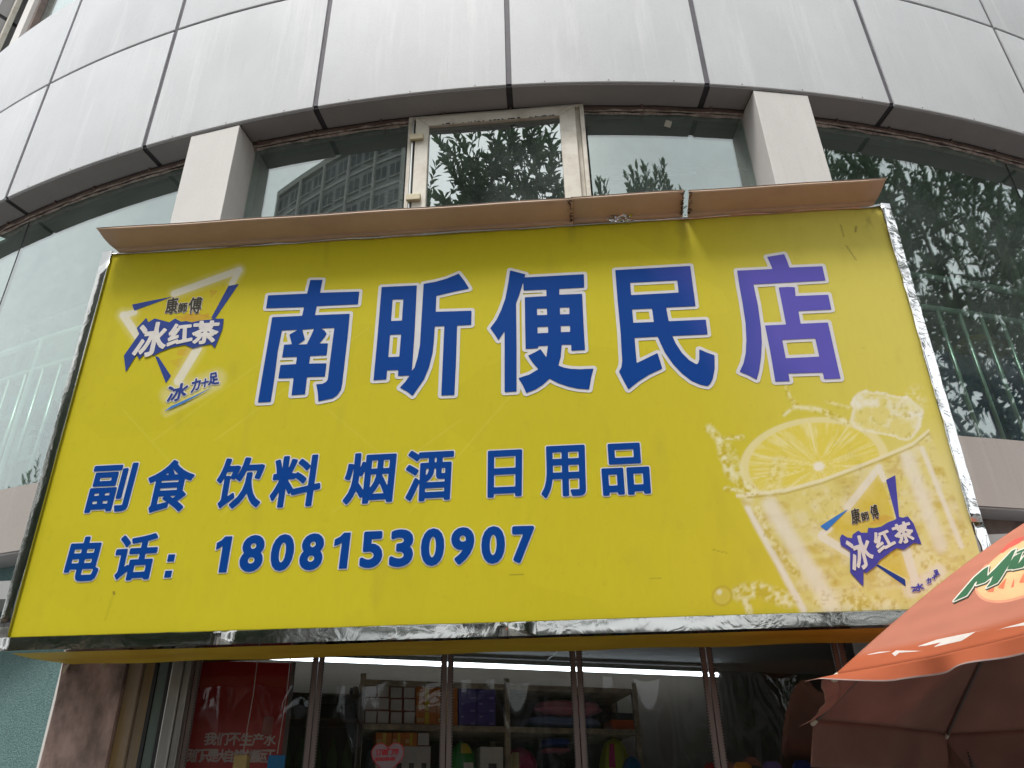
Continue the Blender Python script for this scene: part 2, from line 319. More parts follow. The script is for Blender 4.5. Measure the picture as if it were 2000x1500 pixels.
# window ribbon: curved panes with tight butt joints
ZS, ZP = 3.5545, 3.1678
WIN_A0, WIN_A1 = R_(-2.50), R_(4.58)
for a0, a1 in ((-.62, R_(-21.2)), (R_(-21.17), R_(-9.6)), (R_(-9.55), WIN_A0-.001), (WIN_A1+.001, R_(12.0)), (R_(12.05), R_(23.29)), (R_(23.32), .62)):
    arc_slab(a0, a1, ZS-.02, Z0-.02, RI-.01, RI, 40).build('window_pane', M['glass'], bld, True)
for a in (R_(-21.185), R_(23.305)):
    arc_slab(a-.0004, a+.0004, ZS, Z0-.05, RI-.006, RI+.002, 1).build('pane_seal', M['winseal'], bld)
# stickers left on the panes
for p, rz in (((1305, 242), .35), ((1938, 310), .1)):
    q = at_cyl(p, RI+.004); ph = math.atan2(q[0]-BX, BY-q[1])
    s = MB().box((-.022, -.001, -.032), (.022, .001, .032)); o = s.build('sticker', flat('paper_label', 190, 185, 170), bld)
    o.location = (q[0]-BX, q[1]-BY, q[2]); o.rotation_euler = (0, rz, ph)
# columns in front of the ribbon
def column(fl, fr, name='column'):
    a = at_cyl(fl, RO-.012); b = at_cyl(fr, RO-.012); a0 = math.atan2(a[0]-BX, BY-a[1]); a1 = math.atan2(b[0]-BX, BY-b[1])
    r = RO-.012
    A, B = Vector(cyl(a0, 0, r)), Vector(cyl(a1, 0, r)); mid = (a0+a1)/2; inn = Vector((-math.sin(mid), math.cos(mid), 0))*.30
    m = MB().prism([A+Vector((0, 0, 2.0)), B+Vector((0, 0, 2.0)), B+inn+Vector((0, 0, 2.0)), A+inn+Vector((0, 0, 2.0))], (0, 0, Z0-.022-2.0))
    m.build(name, M['column'], bld, bevel=.004)
    c = MB().prism([A+Vector((0, 0, Z0-.021))-inn*-.03, B+Vector((0, 0, Z0-.021))-inn*-.03, B+inn*.9+Vector((0, 0, Z0-.021)), A+inn*.9+Vector((0, 0, Z0-.021))], (0, 0, .006)); c.build('column_cap_joint', M['joint'], bld)
column((373, 268), (468, 243)); column((1471, 176), (1577, 184))
# opening sash between the columns
wo = bpy.data.objects.new('window', None); link(wo, bld)
wa = at_cyl((800, 240), RI+.03); wb = at_cyl((1140, 224), RI+.03)
zt = Z0-.03; zb_ = 3.62; yF = (wa[1]+wb[1])/2-BY-.04; x0, x1 = wa[0]-BX, wb[0]-BX
def bar(x0, z0, x1, z1, y0, y1, nm, mt, par, bev=.004): return MB().box((x0, y0, z0), (x1, y1, z1)).build(nm, mt, par, bevel=bev)
fw = .028; sw = .105
bar(x0, zb_, x0+fw, zt, yF+.0, yF+.09, 'outer_frame', M['winframe'], wo); bar(x1-fw, zb_, x1, zt, yF, yF+.09, 'outer_frame', M['winframe'], wo)
bar(x0+fw, zt-.022, x1-fw, zt, yF+.001, yF+.09, 'outer_frame', M['winframe'], wo)
X0, X1 = x0+fw+.024, x1-fw-.03; ZTs = zt-.026
bar(x0+fw, zb_, X0, zt-.024, yF+.03, yF+.08, 'frame_rebate', M['winseal'], wo); bar(X1, zb_, x1-fw, zt-.024, yF+.022, yF+.08, 'frame_rebate', M['winframe'], wo)
m = MB().prism([(X0, yF-.012, zb_), (X0+sw*.86, yF-.012, zb_), (X0+sw*.86, yF-.012, ZTs-sw*.8), (X0, yF-.012, ZTs)], (0, .06, 0)); m.build('sash_frame', M['winframe'], wo, bevel=.005)
m = MB().prism([(X1-sw, yF-.012, zb_), (X1, yF-.012, zb_), (X1, yF-.012, ZTs), (X1-sw, yF-.012, ZTs-sw*.8)], (0, .06, 0)); m.build('sash_frame', M['winframe'], wo, bevel=.005)
m = MB().prism([(X0+.001, yF-.012, ZTs), (X0+sw*.86+.001, yF-.012, ZTs-sw*.8), (X1-sw-.001, yF-.012, ZTs-sw*.8), (X1-.001, yF-.012, ZTs)], (0, .06, 0)); m.build('sash_frame', M['winframe'], wo, bevel=.005)
bar(X0+sw*.86, zb_, X1-sw, ZTs-sw*.8, yF+.012, yF+.018, 'pane', M['glasswin'], wo, 0)
for pz in ((822, 268), (815, 386)):
    q = at_y(pz, yF+BY-.02); zc = q[2]
    h = MB().box((X0-.032, yF-.034, zc-.026), (X0+.058, yF-.013, zc+.026)); h.build('hinge', M['hinge'], wo, bevel=.005)
m = MB(); m.tube([(X0-.016, yF-.008, 4.6), (X0-.016, yF-.008, ZTs-.02)], .006, 6); m.build('hinge_rod', M['rail'], wo)
m = MB()
for i in range(46):
    x = X0+sw+(X1-X0-2.1*sw)*(.08+.9*random.random()); h = random.uniform(.004, .014); m.box((x, yF-.0135, ZTs-sw*.8+.001), (x+random.uniform(.004, .016), yF-.0115, ZTs-sw*.8+h))
o = m.build('mould_spots', M['joint'], wo); o['kind'] = 'stuff'
# spandrel band and ledge beneath the windows
spread(arc_slab(-DP/2+GAP*.8, DP/2-GAP*.8, ZP, ZS, RO-.03, RO, 12).mesh('spandrel_panel'), 'spandrel_panel', M['spandrel'], [a+.038 for a in cols])
arc_slab(-.95, .95, ZP+.02, ZS-.012, RO-.14, RO-.01, 60).build('spandrel_backing', M['strip'], bld, True)
arc_slab(-.95, .95, ZP-.012, ZP-.002, RO-.16, RO-.004, 60).build('spandrel_soffit', M['soffit'], bld, True)
arc_slab(-.95, .95, ZS-.011, ZS-.001, RI-.02, RO-.032, 60).build('window_sill', M['soffit'], bld, True)
# storey above the fascia: recessed panes, a white mullion and the wing pier
arc_slab(-.57, .62, ZT-.05, 11.2, RI-.01, RI, 50).build('window_pane', M['glass'], bld, True)
m = MB(); a = R_(-30.0); b = R_(-28.9)
arc_slab(a, b, ZT-.04, 11.2, RI+.002, RI+.10, 2).build('mullion', M['column'], bld)
arc_slab(b+.0006, b+.006, ZT-.04, 11.2, RI+.002, RI+.06, 2).build('mullion', M['brownstrip'], bld)
arc_slab(R_(-34.9), R_(-34.3), ZT-.04, 11.2, RI+.002, RI+.05, 2).build('mullion', M['winframe'], bld)
for z0, z1 in ((ZT-.04, 10.18), (10.24, 11.2)):
    arc_slab(R_(-37.5), R_(-35.05), z0, z1, RI-.3, RI+.16, 4).build('pier_panel', M['soffit'], bld)
arc_slab(R_(-37.4), R_(-35.1), ZT-.04, 11.2, RI-.3, RI+.15, 4).build('pier_joint', M['joint'], bld)
arc_slab(-.95, .95, 11.2, 12.6, RI-.5, RO, 50).build('fascia_band', M['fascia'], bld, True)
for z in (3.30, 6.02, ZT-.2, 11.21):
    pass
# lower walls either side of the shop front
spread(arc_slab(-.34, -.001, .0, ZP-.014, RI-.12, RO-.155, 24).mesh('pebbledash_wall'), 'pebbledash_wall', M['teal'], [R_(-9.3)], smooth=False)
arc_slab(R_(13.0), R_(40), 0, ZP-.014, RI-.3, RO-.3, 16).build('pebbledash_wall', M['darkwall'], bld)
arc_slab(R_(13.5), R_(30), ZP-.1, ZP-.013, RO-.2, RO-.13, 8).build('shop_lintel', M['brownstrip'], bld)
def wbox(a, b, nm, mt, bev=.004):
    return MB().box((a[0]-BX, a[1]-BY, a[2]), (b[0]-BX, b[1]-BY, b[2])).build(nm, mt, bld, bevel=bev)
# rendered pier with a jagged skirt of old plaster, its reveal, and the shutter posts
m = MB(); npts = 26
for (xa, xb, ya, yb) in ((-1.948, -1.652, .352, .60),):
    vs = []
    def pier(u, v):
        ang = u*3; ed = .012*math.sin(v*37+u*9)*math.sin(v*11)
        if ang < 1: return (xa-BX+ed*.6, yb+(ya-yb)*ang-BY, v*2.62)
        if ang < 2: return (xa+(xb-xa)*(ang-1)-BX+ed*.3, ya-BY+.006*math.sin(v*23+ang*7), v*2.62)
        return (xb-BX, ya+(yb-ya)*(ang-2)-BY, v*2.62)
    m.grid(pier, 18, 60)
m.build('plaster_pier', M['plaster'], bld, True)
wbox((-1.6505, .375, 0), (-1.585, .62, 2.62), 'pier_reveal', M['plasterin'])
wbox((-1.584, .395, 0), (-1.528, .60, 2.62), 'pier_reveal', M['plasterin'])
wbox((-1.526, .37, 0), (-1.508, .42, 2.62), 'shutter_guide', M['rubber'], .002)
wbox((-1.507, .375, 0), (-1.462, .41, 2.62), 'door_post', flat('grey_green_post', 92, 104, 98), .003)
wbox((-1.460, .365, 0), (-1.440, .41, 2.62), 'shutter_guide', M['rubber'], .002)
wbox((-1.438, .352, 0), (-1.385, .40, 2.62), 'door_post', M['alu'], .006)
wbox((-1.384, .362, 0), (-1.352, .39, 2.62), 'door_post', M['alu'], .004)
wbox((-1.65, .36, 2.555), (1.95, .62, 2.90), 'door_lintel', flat('lintel_board', 60, 52, 46))
for k in (0, 3):   # flakes of peeling plaster under the sign
    x = -1.94+k*.06+random.uniform(0, .03); mm = MB()
    mm.add([(x-BX, .344-BY, 2.50), (x+.03-BX, .340-BY, 2.512), (x+.022-BX, .330-BY, 2.47), (x+.004-BX, .336-BY, 2.462)], [(0, 1, 2, 3), (3, 2, 1, 0)]); mm.build('plaster_flake', M['plasterin'], bld)

# ------------------------------------------------------------------ rooms behind the glass
def room_arc(nm, r0, r1, z0, z1, mt, a=.75): return struct(arc_slab(-a, a, z0, z1, r0, r1, 40).build(nm, mt, None, True))
def ground_arc(*a, **k):
    o = room_arc(*a, **k); o.location = (BX, BY, 0); return o
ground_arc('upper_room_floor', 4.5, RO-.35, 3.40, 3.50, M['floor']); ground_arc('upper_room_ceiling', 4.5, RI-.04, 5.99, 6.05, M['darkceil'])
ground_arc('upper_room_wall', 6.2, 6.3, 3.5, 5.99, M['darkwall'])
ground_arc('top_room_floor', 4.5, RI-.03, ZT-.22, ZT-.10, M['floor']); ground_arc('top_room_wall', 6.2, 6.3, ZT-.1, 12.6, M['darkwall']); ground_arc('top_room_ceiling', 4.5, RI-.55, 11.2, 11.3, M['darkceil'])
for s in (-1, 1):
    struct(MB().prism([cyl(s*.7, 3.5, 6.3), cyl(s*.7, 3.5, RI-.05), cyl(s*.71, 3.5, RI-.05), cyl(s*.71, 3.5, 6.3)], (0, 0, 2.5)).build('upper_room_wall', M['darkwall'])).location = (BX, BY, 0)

# stainless guard rail just inside the ribbon windows
rail = thing('guard_rail', (BX, BY, 3.5), 'stainless tube guard rail standing just inside the curved ribbon window', 'railing')
RR = RI-.16
for z, q in ((4.955, .022), (4.70, .019)):
    m = MB(); m.tube([(lambda c: (c[0], c[1], c[2]-3.5))(cyl(-.6+1.2*i/80, z, RR)) for i in range(81)], q, 10); m.build('rail', M['rail'], rail, True)
m = MB(); m.tube([(0, -RR, .02), (0, -RR, 1.185)], .0135, 10); bal = m.mesh('baluster'); bal.materials.append(M['rail']); bal.polygons.foreach_set('use_smooth', [True]*len(bal.polygons))
for i in range(-26, 27):
    a = i*R_(.98)
    if abs(a) < R_(8): continue
    o = bpy.data.objects.new('baluster', bal); o.rotation_euler = (0, 0, a+.004); link(o, rail)
for i in (-20, -10, 0, 10, 20):
    m = MB(); c = cyl(R_(i*1.1+3), 0, RR); m.tube([(c[0], c[1], .0), (c[0], c[1], 1.45)], .02, 10); m.build('post', M['rail'], rail, True)

# goods and furniture seen through the upper windows
def oriented_box(name, c, size, yaw, mt, label=None, cat=None, group=None, parent=None, bevel=.006):
    o = MB().box((-size[0]/2, -size[1]/2, 0), (size[0]/2, size[1]/2, size[2])).build(name, mt, parent, bevel=bevel)
    o.location = c; o.rotation_euler = (0, 0, yaw)
    return tag(o, label, cat, group) if label else o
def inside(p, R): return at_cyl(p, R)
q = inside((1868, 720), RI-.75)
t = thing('blue_locker', (q[0], q[1], 3.5), 'tall dark blue cabinet behind the rail, a yellow helmet lying on it', 'cabinet', rotz=R_(16))
MB().box((-.66, -.02, 0), (.62, .40, 1.33)).build('carcass', flat('navy_steel', 16, 66, 130, .35), t, bevel=.01)
for k in range(3): MB().box((-.65+k*.425, -.045, .05), (-.24+k*.425, -.021, 1.29)).build('door', flat('navy_door', 20, 76, 145, .3), t, bevel=.006)
q2 = inside((1862, 560), RI-.72)
m = MB(); m.grid(lambda u, v: (.17*math.cos(2*math.pi*u)*math.cos(v*math.pi/2)*(1.25 if v < .05 else 1), .15*math.sin(2*math.pi*u)*math.cos(v*math.pi/2)*(1.4 if v < .05 else 1), .15*math.sin(v*math.pi/2)), 24, 10)
o = m.build('hard_hat', flat('helmet_yellow', 205, 160, 20, .35), None, True); o.location = (q2[0], q2[1], 4.832); tag(o, 'yellow hard hat lying on top of the blue cabinet', 'helmet')
q = inside((1985, 430), RI-.6)
t = thing('partition_panel', (q[0], q[1], 3.5), 'pale grey green partition board standing right of the blue cabinet', 'partition', rotz=R_(20))
MB().box((-.22, 0, 0), (.9, .05, 2.45)).build('board', flat('partition_green', 128, 140, 126), t, bevel=.004); MB().box((-.26, -.01, 0), (-.221, .06, 2.47)).build('edge_post', M['winframe'], t)
# left: open shelving with cartons, crates and a pot plant
t = thing('storage_rack', (-3.05, 1.62, 3.5), 'white metal storage rack holding cartons behind the left window', 'rack', rotz=R_(-20))
for x in (-1.0, -.02, .98):
    for y in (0, .42): MB().box((x, y, 0), (x+.035, y+.035, 2.2)).build('post', flat('rack_white', 200, 205, 200), t)
for z in (.35, .80, 1.22, 1.62, 2.1): MB().box((-1.0, -.01, z), (1.02, .47, z+.035)).build('shelf', flat('rack_white', 200, 205, 200), t)
def rackpos(x, y, z): r = R_(-20); return (-3.05+x*math.cos(r)-y*math.sin(r), 1.62+x*math.sin(r)+y*math.cos(r), 3.5+z)
ct = [('pale blue carton', (165, 190, 205)), ('white carton', (205, 205, 200)), ('kraft carton', (150, 118, 82)), ('grey carton', (150, 155, 160))]
for i, (x, z, w, h, c) in enumerate([(-.72, 1.255, .42, .22, 0), (-.25, 1.255, .42, .26, 1), (.25, 1.255, .44, .2, 0), (.74, 1.255, .4, .25, 3), (-.6, 1.655, .5, .3, 1), (.05, 1.655, .5, .24, 3), (.6, 1.655, .45, .33, 2), (-.7, .835, .36, .3, 1), (-.28, .835, .36, .24, 2)]):
    o = oriented_box('carton', rackpos(x, .2, z), (w, .34, h), R_(-20), flat(ct[c][0].replace(' ', '_'), *ct[c][1]), ct[c][0]+' on the white storage rack behind the left window', 'box', 'cartons on the storage rack')
for i, (x, z) in enumerate([(.3, .835), (.3, .965), (.72, .835), (.72, .965), (.72, 1.09)]):
    t2 = thing('drink_crate', rackpos(x, .2, z), 'red and white drinks pack stacked on the storage rack behind the left window', 'drinks pack', 'drinks packs on the storage rack', R_(-20))
    MB().box((-.19, -.15, 0), (.19, .15, .085)).build('tray', flat('pack_red', 175, 30, 35), t2, bevel=.006); MB().box((-.185, -.145, .086), (.185, .145, .122)).build('lid', flat('pack_white', 215, 205, 205), t2, bevel=.006)
q = inside((118, 850), RI-.45)
t = thing('potted_plant', (q[0], q[1], 3.5), 'leafy potted plant with red blossom standing behind the left rail', 'plant')
m = MB(); m.tube([(0, 0, 0), (0, 0, .05), (0, 0, .3), (0, 0, .32)], [.11, .12, .16, .165], 16); m.build('pot', flat('pot_clay', 120, 70, 50), t, True)
def leaf_mesh(mb, p, d, n, L, W):
    d = d.normalized(); s = d.cross(n); s = s.normalized() if s.length > 1e-4 else d.orthogonal().normalized(); up = s.cross(d)
    k = L; pts = [p, p+d*k*.3+s*W*.42+up*W*.12, p+d*k*.62+s*W*.45+up*W*.12, p+d*k-up*W*.25, p+d*k*.62-s*W*.45+up*W*.12, p+d*k*.3-s*W*.42+up*W*.12]
    mb.add(pts, [(0, 1, 2, 3), (0, 3, 4, 5)])
lf, fl = MB(), MB(); stem = MB()
for i in range(9):
    a = random.uniform(0, 6.28); tip = Vector((.28*math.cos(a), .28*math.sin(a), random.uniform(.7, 1.15))); base = Vector((0, 0, .3)); stem.tube([base, base.lerp(tip, .5)+Vector((0, 0, .06)), tip], .006, 5)
    for k in range(14):
        p = base.lerp(tip, .25+.75*k/14)+Vector((0, 0, .04)); d = Vector((random.gauss(0, 1), random.gauss(0, 1), random.uniform(-.2, .8)))
        leaf_mesh(fl if (i % 3 == 0 and k > 9) else lf, p, d, Vector((0, 0, 1)), .12, .055)
lf.build('foliage', flat('leaf_dark', 32, 62, 40), t); fl.build('blossom', flat('blossom_red', 170, 20, 35), t); stem.build('stem', flat('stem_brown', 70, 60, 35), t)
# ceiling strip light fixture with its flex, above the sash
q = inside((1250, 262), 9.15)
t = thing('strip_light', (-.1, .62+.45, 5.93), 'unlit fluorescent batten on the upper room ceiling', 'light')
MB().box((-1.2, -.03, .01), (1.55, .03, .06)).build('batten', flat('batten_white', 150, 155, 150), t); m = MB(); m.tube([(-1.15, 0, -.005), (1.5, 0, -.005)], .013, 8); m.build('lamp', flat('lamp_off', 190, 195, 190), t, True)
m = MB(); m.tube([(1.55, 0, .03), (1.62, -.01, .0), (1.7, .02, .03), (1.8, 0, -.01), (1.9, .01, -.06)], .006, 6); m.build('flex', M['rubber'], t, True)

# ------------------------------------------------------------------ lettering tools: outline -> distance field -> flat vinyl cut-outs
def sdf(loops, xs, ys):
    X, Y = np.meshgrid(xs, ys); d = np.full(X.shape, 1e9); w = np.zeros(X.shape, int)
    for L in loops:
        L = np.asarray(L, float); A = L; B = np.roll(L, -1, 0)
        for (ax, ay), (bx, by) in zip(A, B):
            ex, ey = bx-ax, by-ay; q = ex*ex+ey*ey
            if q < 1e-14: continue
            t = np.clip(((X-ax)*ex+(Y-ay)*ey)/q, 0, 1); dx, dy = X-ax-t*ex, Y-ay-t*ey
            d = np.minimum(d, dx*dx+dy*dy)
            if ay != by:
                c = ((ay <= Y) != (by <= Y)) & (X < ax+(Y-ay)*ex/ey); w += np.where(c, 1 if by > ay else -1, 0)
    return np.sqrt(d), w
def field(solid, holes, xs, ys, winding=False):
    """solid: list of loops (each filled) or, with winding, one multi-loop glyph; holes: list of loops cut out"""
    if winding:
        d, w = sdf(solid, xs, ys); return np.where(w != 0, -d, d)
    s = np.full((len(ys), len(xs)), 1e9)
    for L in solid: d, w = sdf([L], xs, ys); s = np.minimum(s, np.where(w != 0, -d, d))
    for L in holes: d, w = sdf([L], xs, ys); s = np.maximum(s, np.where(w != 0, d, -d))
    return s
def iso_mesh(S, xs, ys, level, run=10**6):
    V = S-level; ins = V < 0; nv = []; nf = []
    c00, c10, c01, c11 = ins[:-1, :-1], ins[:-1, 1:], ins[1:, :-1], ins[1:, 1:]
    full = c00 & c10 & c01 & c11; part = (c00 | c10 | c01 | c11) & ~full
    for j in range(full.shape[0]):
        row = np.concatenate(([0], full[j].astype(int), [0])); d = np.diff(row); st = np.where(d == 1)[0]; en = np.where(d == -1)[0]
        for a, b in [(c, min(c+run, e)) for s0, e in zip(st, en) for c in range(s0, e, run)]:
            k = len(nv); nv += [(xs[a], ys[j]), (xs[b], ys[j]), (xs[b], ys[j+1]), (xs[a], ys[j+1])]; nf.append((k, k+1, k+2, k+3))
    for j, i in zip(*np.where(part)):
        cs = [(xs[i], ys[j], V[j, i]), (xs[i+1], ys[j], V[j, i+1]), (xs[i+1], ys[j+1], V[j+1, i+1]), (xs[i], ys[j+1], V[j+1, i])]; out = []
        for a in range(4):
            p, q = cs[a], cs[(a+1) % 4]
            if p[2] < 0: out.append((p[0], p[1]))
            if (p[2] < 0) != (q[2] < 0):
                t = p[2]/(p[2]-q[2]); out.append((p[0]+t*(q[0]-p[0]), p[1]+t*(q[1]-p[1])))
        if len(out) >= 3:
            k = len(nv); nv += out; nf.append(tuple(range(k, k+len(out))))
    return nv, nf
def grid_for(loops, cell, mar):
    P = np.concatenate([np.asarray(L, float) for L in loops]); a = P.min(0)-mar; b = P.max(0)+mar
    return np.arange(a[0], b[0]+cell, cell), np.arange(a[1], b[1]+cell, cell)
_gc = {}
def glyph(ch):
    """outline loops of a character from the built-in font, scaled to its own ink box 0..1"""
    if ch in _gc: return _gc[ch]
    cu = bpy.data.curves.new('t', 'FONT'); cu.body = ch; o = bpy.data.objects.new('t', cu); C.objects.link(o)
    dg = bpy.context.evaluated_depsgraph_get(); c = o.evaluated_get(dg).to_curve(dg); loops = []
    for s in c.splines:
        bp = s.bezier_points; n = len(bp); pts = []
        for i in range(n):
            a, b = bp[i], bp[(i+1) % n]; p0, p1, p2, p3 = [np.array(v[:2]) for v in (a.co, a.handle_right, b.handle_left, b.co)]
            straight = np.linalg.norm(p1-p0-(p3-p0)/3) < 2e-3 and np.linalg.norm(p2-p0-(p3-p0)*2/3) < 2e-3
            for t in ([0] if straight else (0, .25, .5, .75)):
                pts.append((1-t)**3*p0+3*(1-t)**2*t*p1+3*(1-t)*t*t*p2+t**3*p3)
        loops.append(np.array(pts))
    o.evaluated_get(dg).to_curve_clear(); bpy.data.objects.remove(o); bpy.data.curves.remove(cu)
    P = np.concatenate(loops); a, b = P.min(0), P.max(0); loops = [(L-a)/(b-a) for L in loops]
    _gc[ch] = (loops, (b-a)[0]/(b-a)[1]); return _gc[ch]
def quad_map(loops, q):
    """q: TL,TR,BR,BL targets in plane units"""
    TL, TR, BR, BL = [np.array(v, float) for v in q]
    return [np.array([(1-v)*((1-u)*BL+u*BR)+v*((1-u)*TL+u*TR) for u, v in L]) for L in loops]
def zoomed(ox, oy, s): return lambda pts: [(ox+x/s, oy+y/s) for x, y in pts]
sign_pts = lambda px: [at_sign(p) for p in px]

# ------------------------------------------------------------------ the signboard
sg = bpy.data.objects.new('signboard', None); sg.empty_display_size = .3; sg.matrix_world = SM; C.objects.link(sg)
tag(sg, 'big yellow shop signboard with blue Chinese lettering and a brown moulding above', 'sign')
W2, H = 2.0, 2.0188
def decal(name, S, xs, ys, level, depth, mt, label=None):
    nv, nf = iso_mesh(S, xs, ys, level)
    o = MB().add([(x, -depth, y) for x, y in nv], nf).build(name, mt, sg)
    if label: o['label'] = label
    return o
# printed face -------------------------------------------------------
NX, NY = 800, 404
ax = np.linspace(-W2, W2, NX+1); bz = np.linspace(0, H, NY+1); A, B = np.meshgrid(ax, bz)
SMn = np.array(SM); PW = np.stack([A, np.zeros_like(A), B], -1) @ SMn[:3, :3].T + SMn[:3, 3]; Dv = PW-CAM; zz = Dv @ FW
U = 1000+F*(Dv @ RT)/zz; V = 750-F*(Dv @ UP)/zz          # survey coordinates of every print dot
def vnoise(x, y, seed):
    r = np.random.default_rng(seed).random((64, 64)); xi = np.floor(x).astype(int); yi = np.floor(y).astype(int); fx = x-xi; fy = y-yi
    fx = fx*fx*(3-2*fx); fy = fy*fy*(3-2*fy); g = lambda a, b: r[b % 64, a % 64]
    return (g(xi, yi)*(1-fx)+g(xi+1, yi)*fx)*(1-fy)+(g(xi, yi+1)*(1-fx)+g(xi+1, yi+1)*fx)*fy
def fbm(x, y, seed, o=4):
    s = 0; k = 1; t = 0
    for i in range(o): s = s+vnoise(x*2**i, y*2**i, seed+i)*k; t += k; k *= .55
    return s/t
sm = lambda e0, e1, x: (lambda t: t*t*(3-2*t))(np.clip((x-e0)/(e1-e0), 0, 1))
YEL = np.array([.615, .525, .022]); img = np.zeros(A.shape+(3,)); img[:] = YEL
def over(mask, col): 
    global img
    img = img*(1-mask[..., None])+np.array(col)*mask[..., None]
# faint facets of the backdrop
cells = RNG.random((60, 2))*[4.4, 2.4]-[2.2, .2]; best = np.full(A.shape, 9.); idx = np.zeros(A.shape, int)
for i, (cx, cz) in enumerate(cells):
    d = np.abs(A-cx)*.8+np.abs(B-cz)+.35*np.abs(A-cx+B-cz); k = d < best; best[k] = d[k]; idx[k] = i
img *= (1+.05*(RNG.random(60)[idx]-.5))[..., None]
over(.45*sm(.9, 2.0, A)+.10*sm(.2, 1.6, A), (.76, .67, .20)); over(.5*sm(1.5, 1.95, A)*sm(.95, .5, B), (.80, .74, .42))           # paler yellow towards the right end, palest low down
def seg(px0, px1):
    (x0, y0), (x1, y1) = px0, px1; ex, ey = x1-x0, y1-y0; t = np.clip(((U-x0)*ex+(V-y0)*ey)/(ex*ex+ey*ey), 0, 1); return np.hypot(U-x0-t*ex, V-y0-t*ey), t
def inpoly(poly):
    w = np.zeros(U.shape, bool)
    for (x0, y0), (x1, y1) in zip(poly, poly[1:]+poly[:1]):
        c = ((y0 > V) != (y1 > V)) & (U < (x1-x0)*(V-y0)/((y1-y0) or 1e-9)+x0); w ^= c
    return w
def soft(d, r0, r1): return 1-sm(r0, r1, d)
for (p, q) in (((720, 640), (420, 860)), ((300, 860), (520, 700)), ((560, 880), (430, 1010)), ((900, 820), (650, 1000)), ((1000, 770), (800, 1000)), ((640, 800), (760, 900)), ((240, 800), (330, 900))):
    d, t = seg(p, q); over(.10*soft(d, .5, 3), (.85, .76, .2))
# left emblem: white neon triangle and amber facets
Lz = zoomed(200, 480, 4); Rz = zoomed(1600, 950, 6); Gz = zoomed(1350, 700, 2.7273)
def neon(a, b, w, s=.9):
    d, t = seg(a, b); over(s*soft(d, w*.6, w*.85), (.80, .76, .68)); over(.22*soft(d, w*.8, w*2.0), (.80, .74, .42))
tri = Lz([(1065, 195), (165, 540), (565, 1075)])
over(.30*inpoly(tri), (.66, .50, .04))
for poly, c in (([(700, 510), (860, 560), (760, 590), (600, 585)], (.62, .30, .05)), ([(840, 345), (905, 350), (850, 405)], (.55, .30, .04)), ([(590, 810), (700, 800), (655, 865), (580, 850)], (.62, .34, .05)), ([(520, 900), (640, 870), (600, 960)], (.58, .40, .04)), ([(560, 560), (700, 520), (720, 600)], (.60, .33, .04)), ([(780, 540), (840, 520), (830, 575)], (.56, .30, .03))):
    over(.55*inpoly(Lz(poly)), c)
neon(*Lz([(560, 375), (1070, 190)]), 9); neon(*Lz([(1070, 190), (1010, 300)]), 8); neon(*Lz([(165, 545), (290, 730)]), 11); neon(*Lz([(590, 1060), (745, 800)]), 11); neon(*Lz([(165, 545), (250, 520)]), 8)
d, t = seg(*Lz([(500, 1300), (900, 1090)])); over(.3*soft(d, 4, 14), (.80, .74, .42))
d, t = seg(*Lz([(520, 1170), (900, 1030)])); over(.35*soft(d, 6, 26), (.80, .74, .5))
# right: pale printed glass of iced tea with a lemon slice
gx, gy = (U-1350)*2.7273, (V-700)*2.7273
n1 = fbm(gx/60, gy/60, 3, 5); n2 = fbm(gx/22, gy/22, 31, 4); n3 = fbm(gx/120, gy/60, 51, 4)
rim = lambda x: 740-.02*(x-245)-.00026*np.clip(x-245, 0, 2000)**2+60*np.sin((x-245)/1020*math.pi)*.55
rimY = np.interp(gx, [240, 330, 500, 700, 900, 1050, 1180, 1265], [732, 722, 704, 648, 572, 512, 455, 385])
lft = np.interp(gy, [730, 900, 1100, 1330, 1500], [248, 330, 440, 560, 640]); rgt = np.interp(gy, [370, 700, 1000, 1400], [1270, 1390, 1510, 1650])
body = sm(-6, 14, gx-lft)*sm(-6, 14, rgt-gx)*sm(-6, 8, gy-rimY)
over(.75*body, (.74, .66, .26)); over(body*np.clip((n1-.42)*2.2, 0, 1)*.75, (.80, .74, .52)); over(body*np.clip((.50-n3)*4.5, 0, 1)*.6, (.58, .42, .06)); over(body*np.clip((.42-n2)*4, 0, 1)*.5*sm(450, 700, gx), (.50, .33, .06))
for a, b, w, s in (((300, 800), (600, 1340), 26, .9), ((420, 780), (760, 1340), 70, .75), ((1150, 520), (1330, 1000), 60, .7), ((1230, 480), (1440, 1000), 22, .8), ((980, 760), (1330, 760), 8, .2)):
    dx = seg((1350+a[0]/2.7273, 700+a[1]/2.7273), (1350+b[0]/2.7273, 700+b[1]/2.7273))[0]*2.7273; over(body*s*soft(dx, w*.2, w), (.82, .78, .66))
ca, sa = math.cos(.10), math.sin(.10); ex = ((gx-655)*ca-(gy-560)*sa)/405; ey = ((gx-655)*sa+(gy-560)*ca)/250; er = np.hypot(ex, ey); ang = np.arctan2((gy-575)/.62, gx-680)
lem = sm(0, .03, 1-er)*sm(-4, 8, rimY-gy)
over(.9*lem, (.80, .72, .36)); pulp = lem*sm(0, .03, .88-er); over(.9*pulp, (.74, .62, .07)); over(pulp*np.clip(fbm(er*3, ang*16, 77, 4)*3-1.2, 0, 1)*.7, (.84, .76, .36))
spoke = np.abs(((ang/(2*math.pi)*11) % 1)-.5)*2; over(pulp*sm(.93, 1.0, spoke)*.8, (.84, .78, .45)); over(soft(np.hypot(gx-680, (gy-575)*1.2), 18, 40)*lem, (.86, .82, .66))
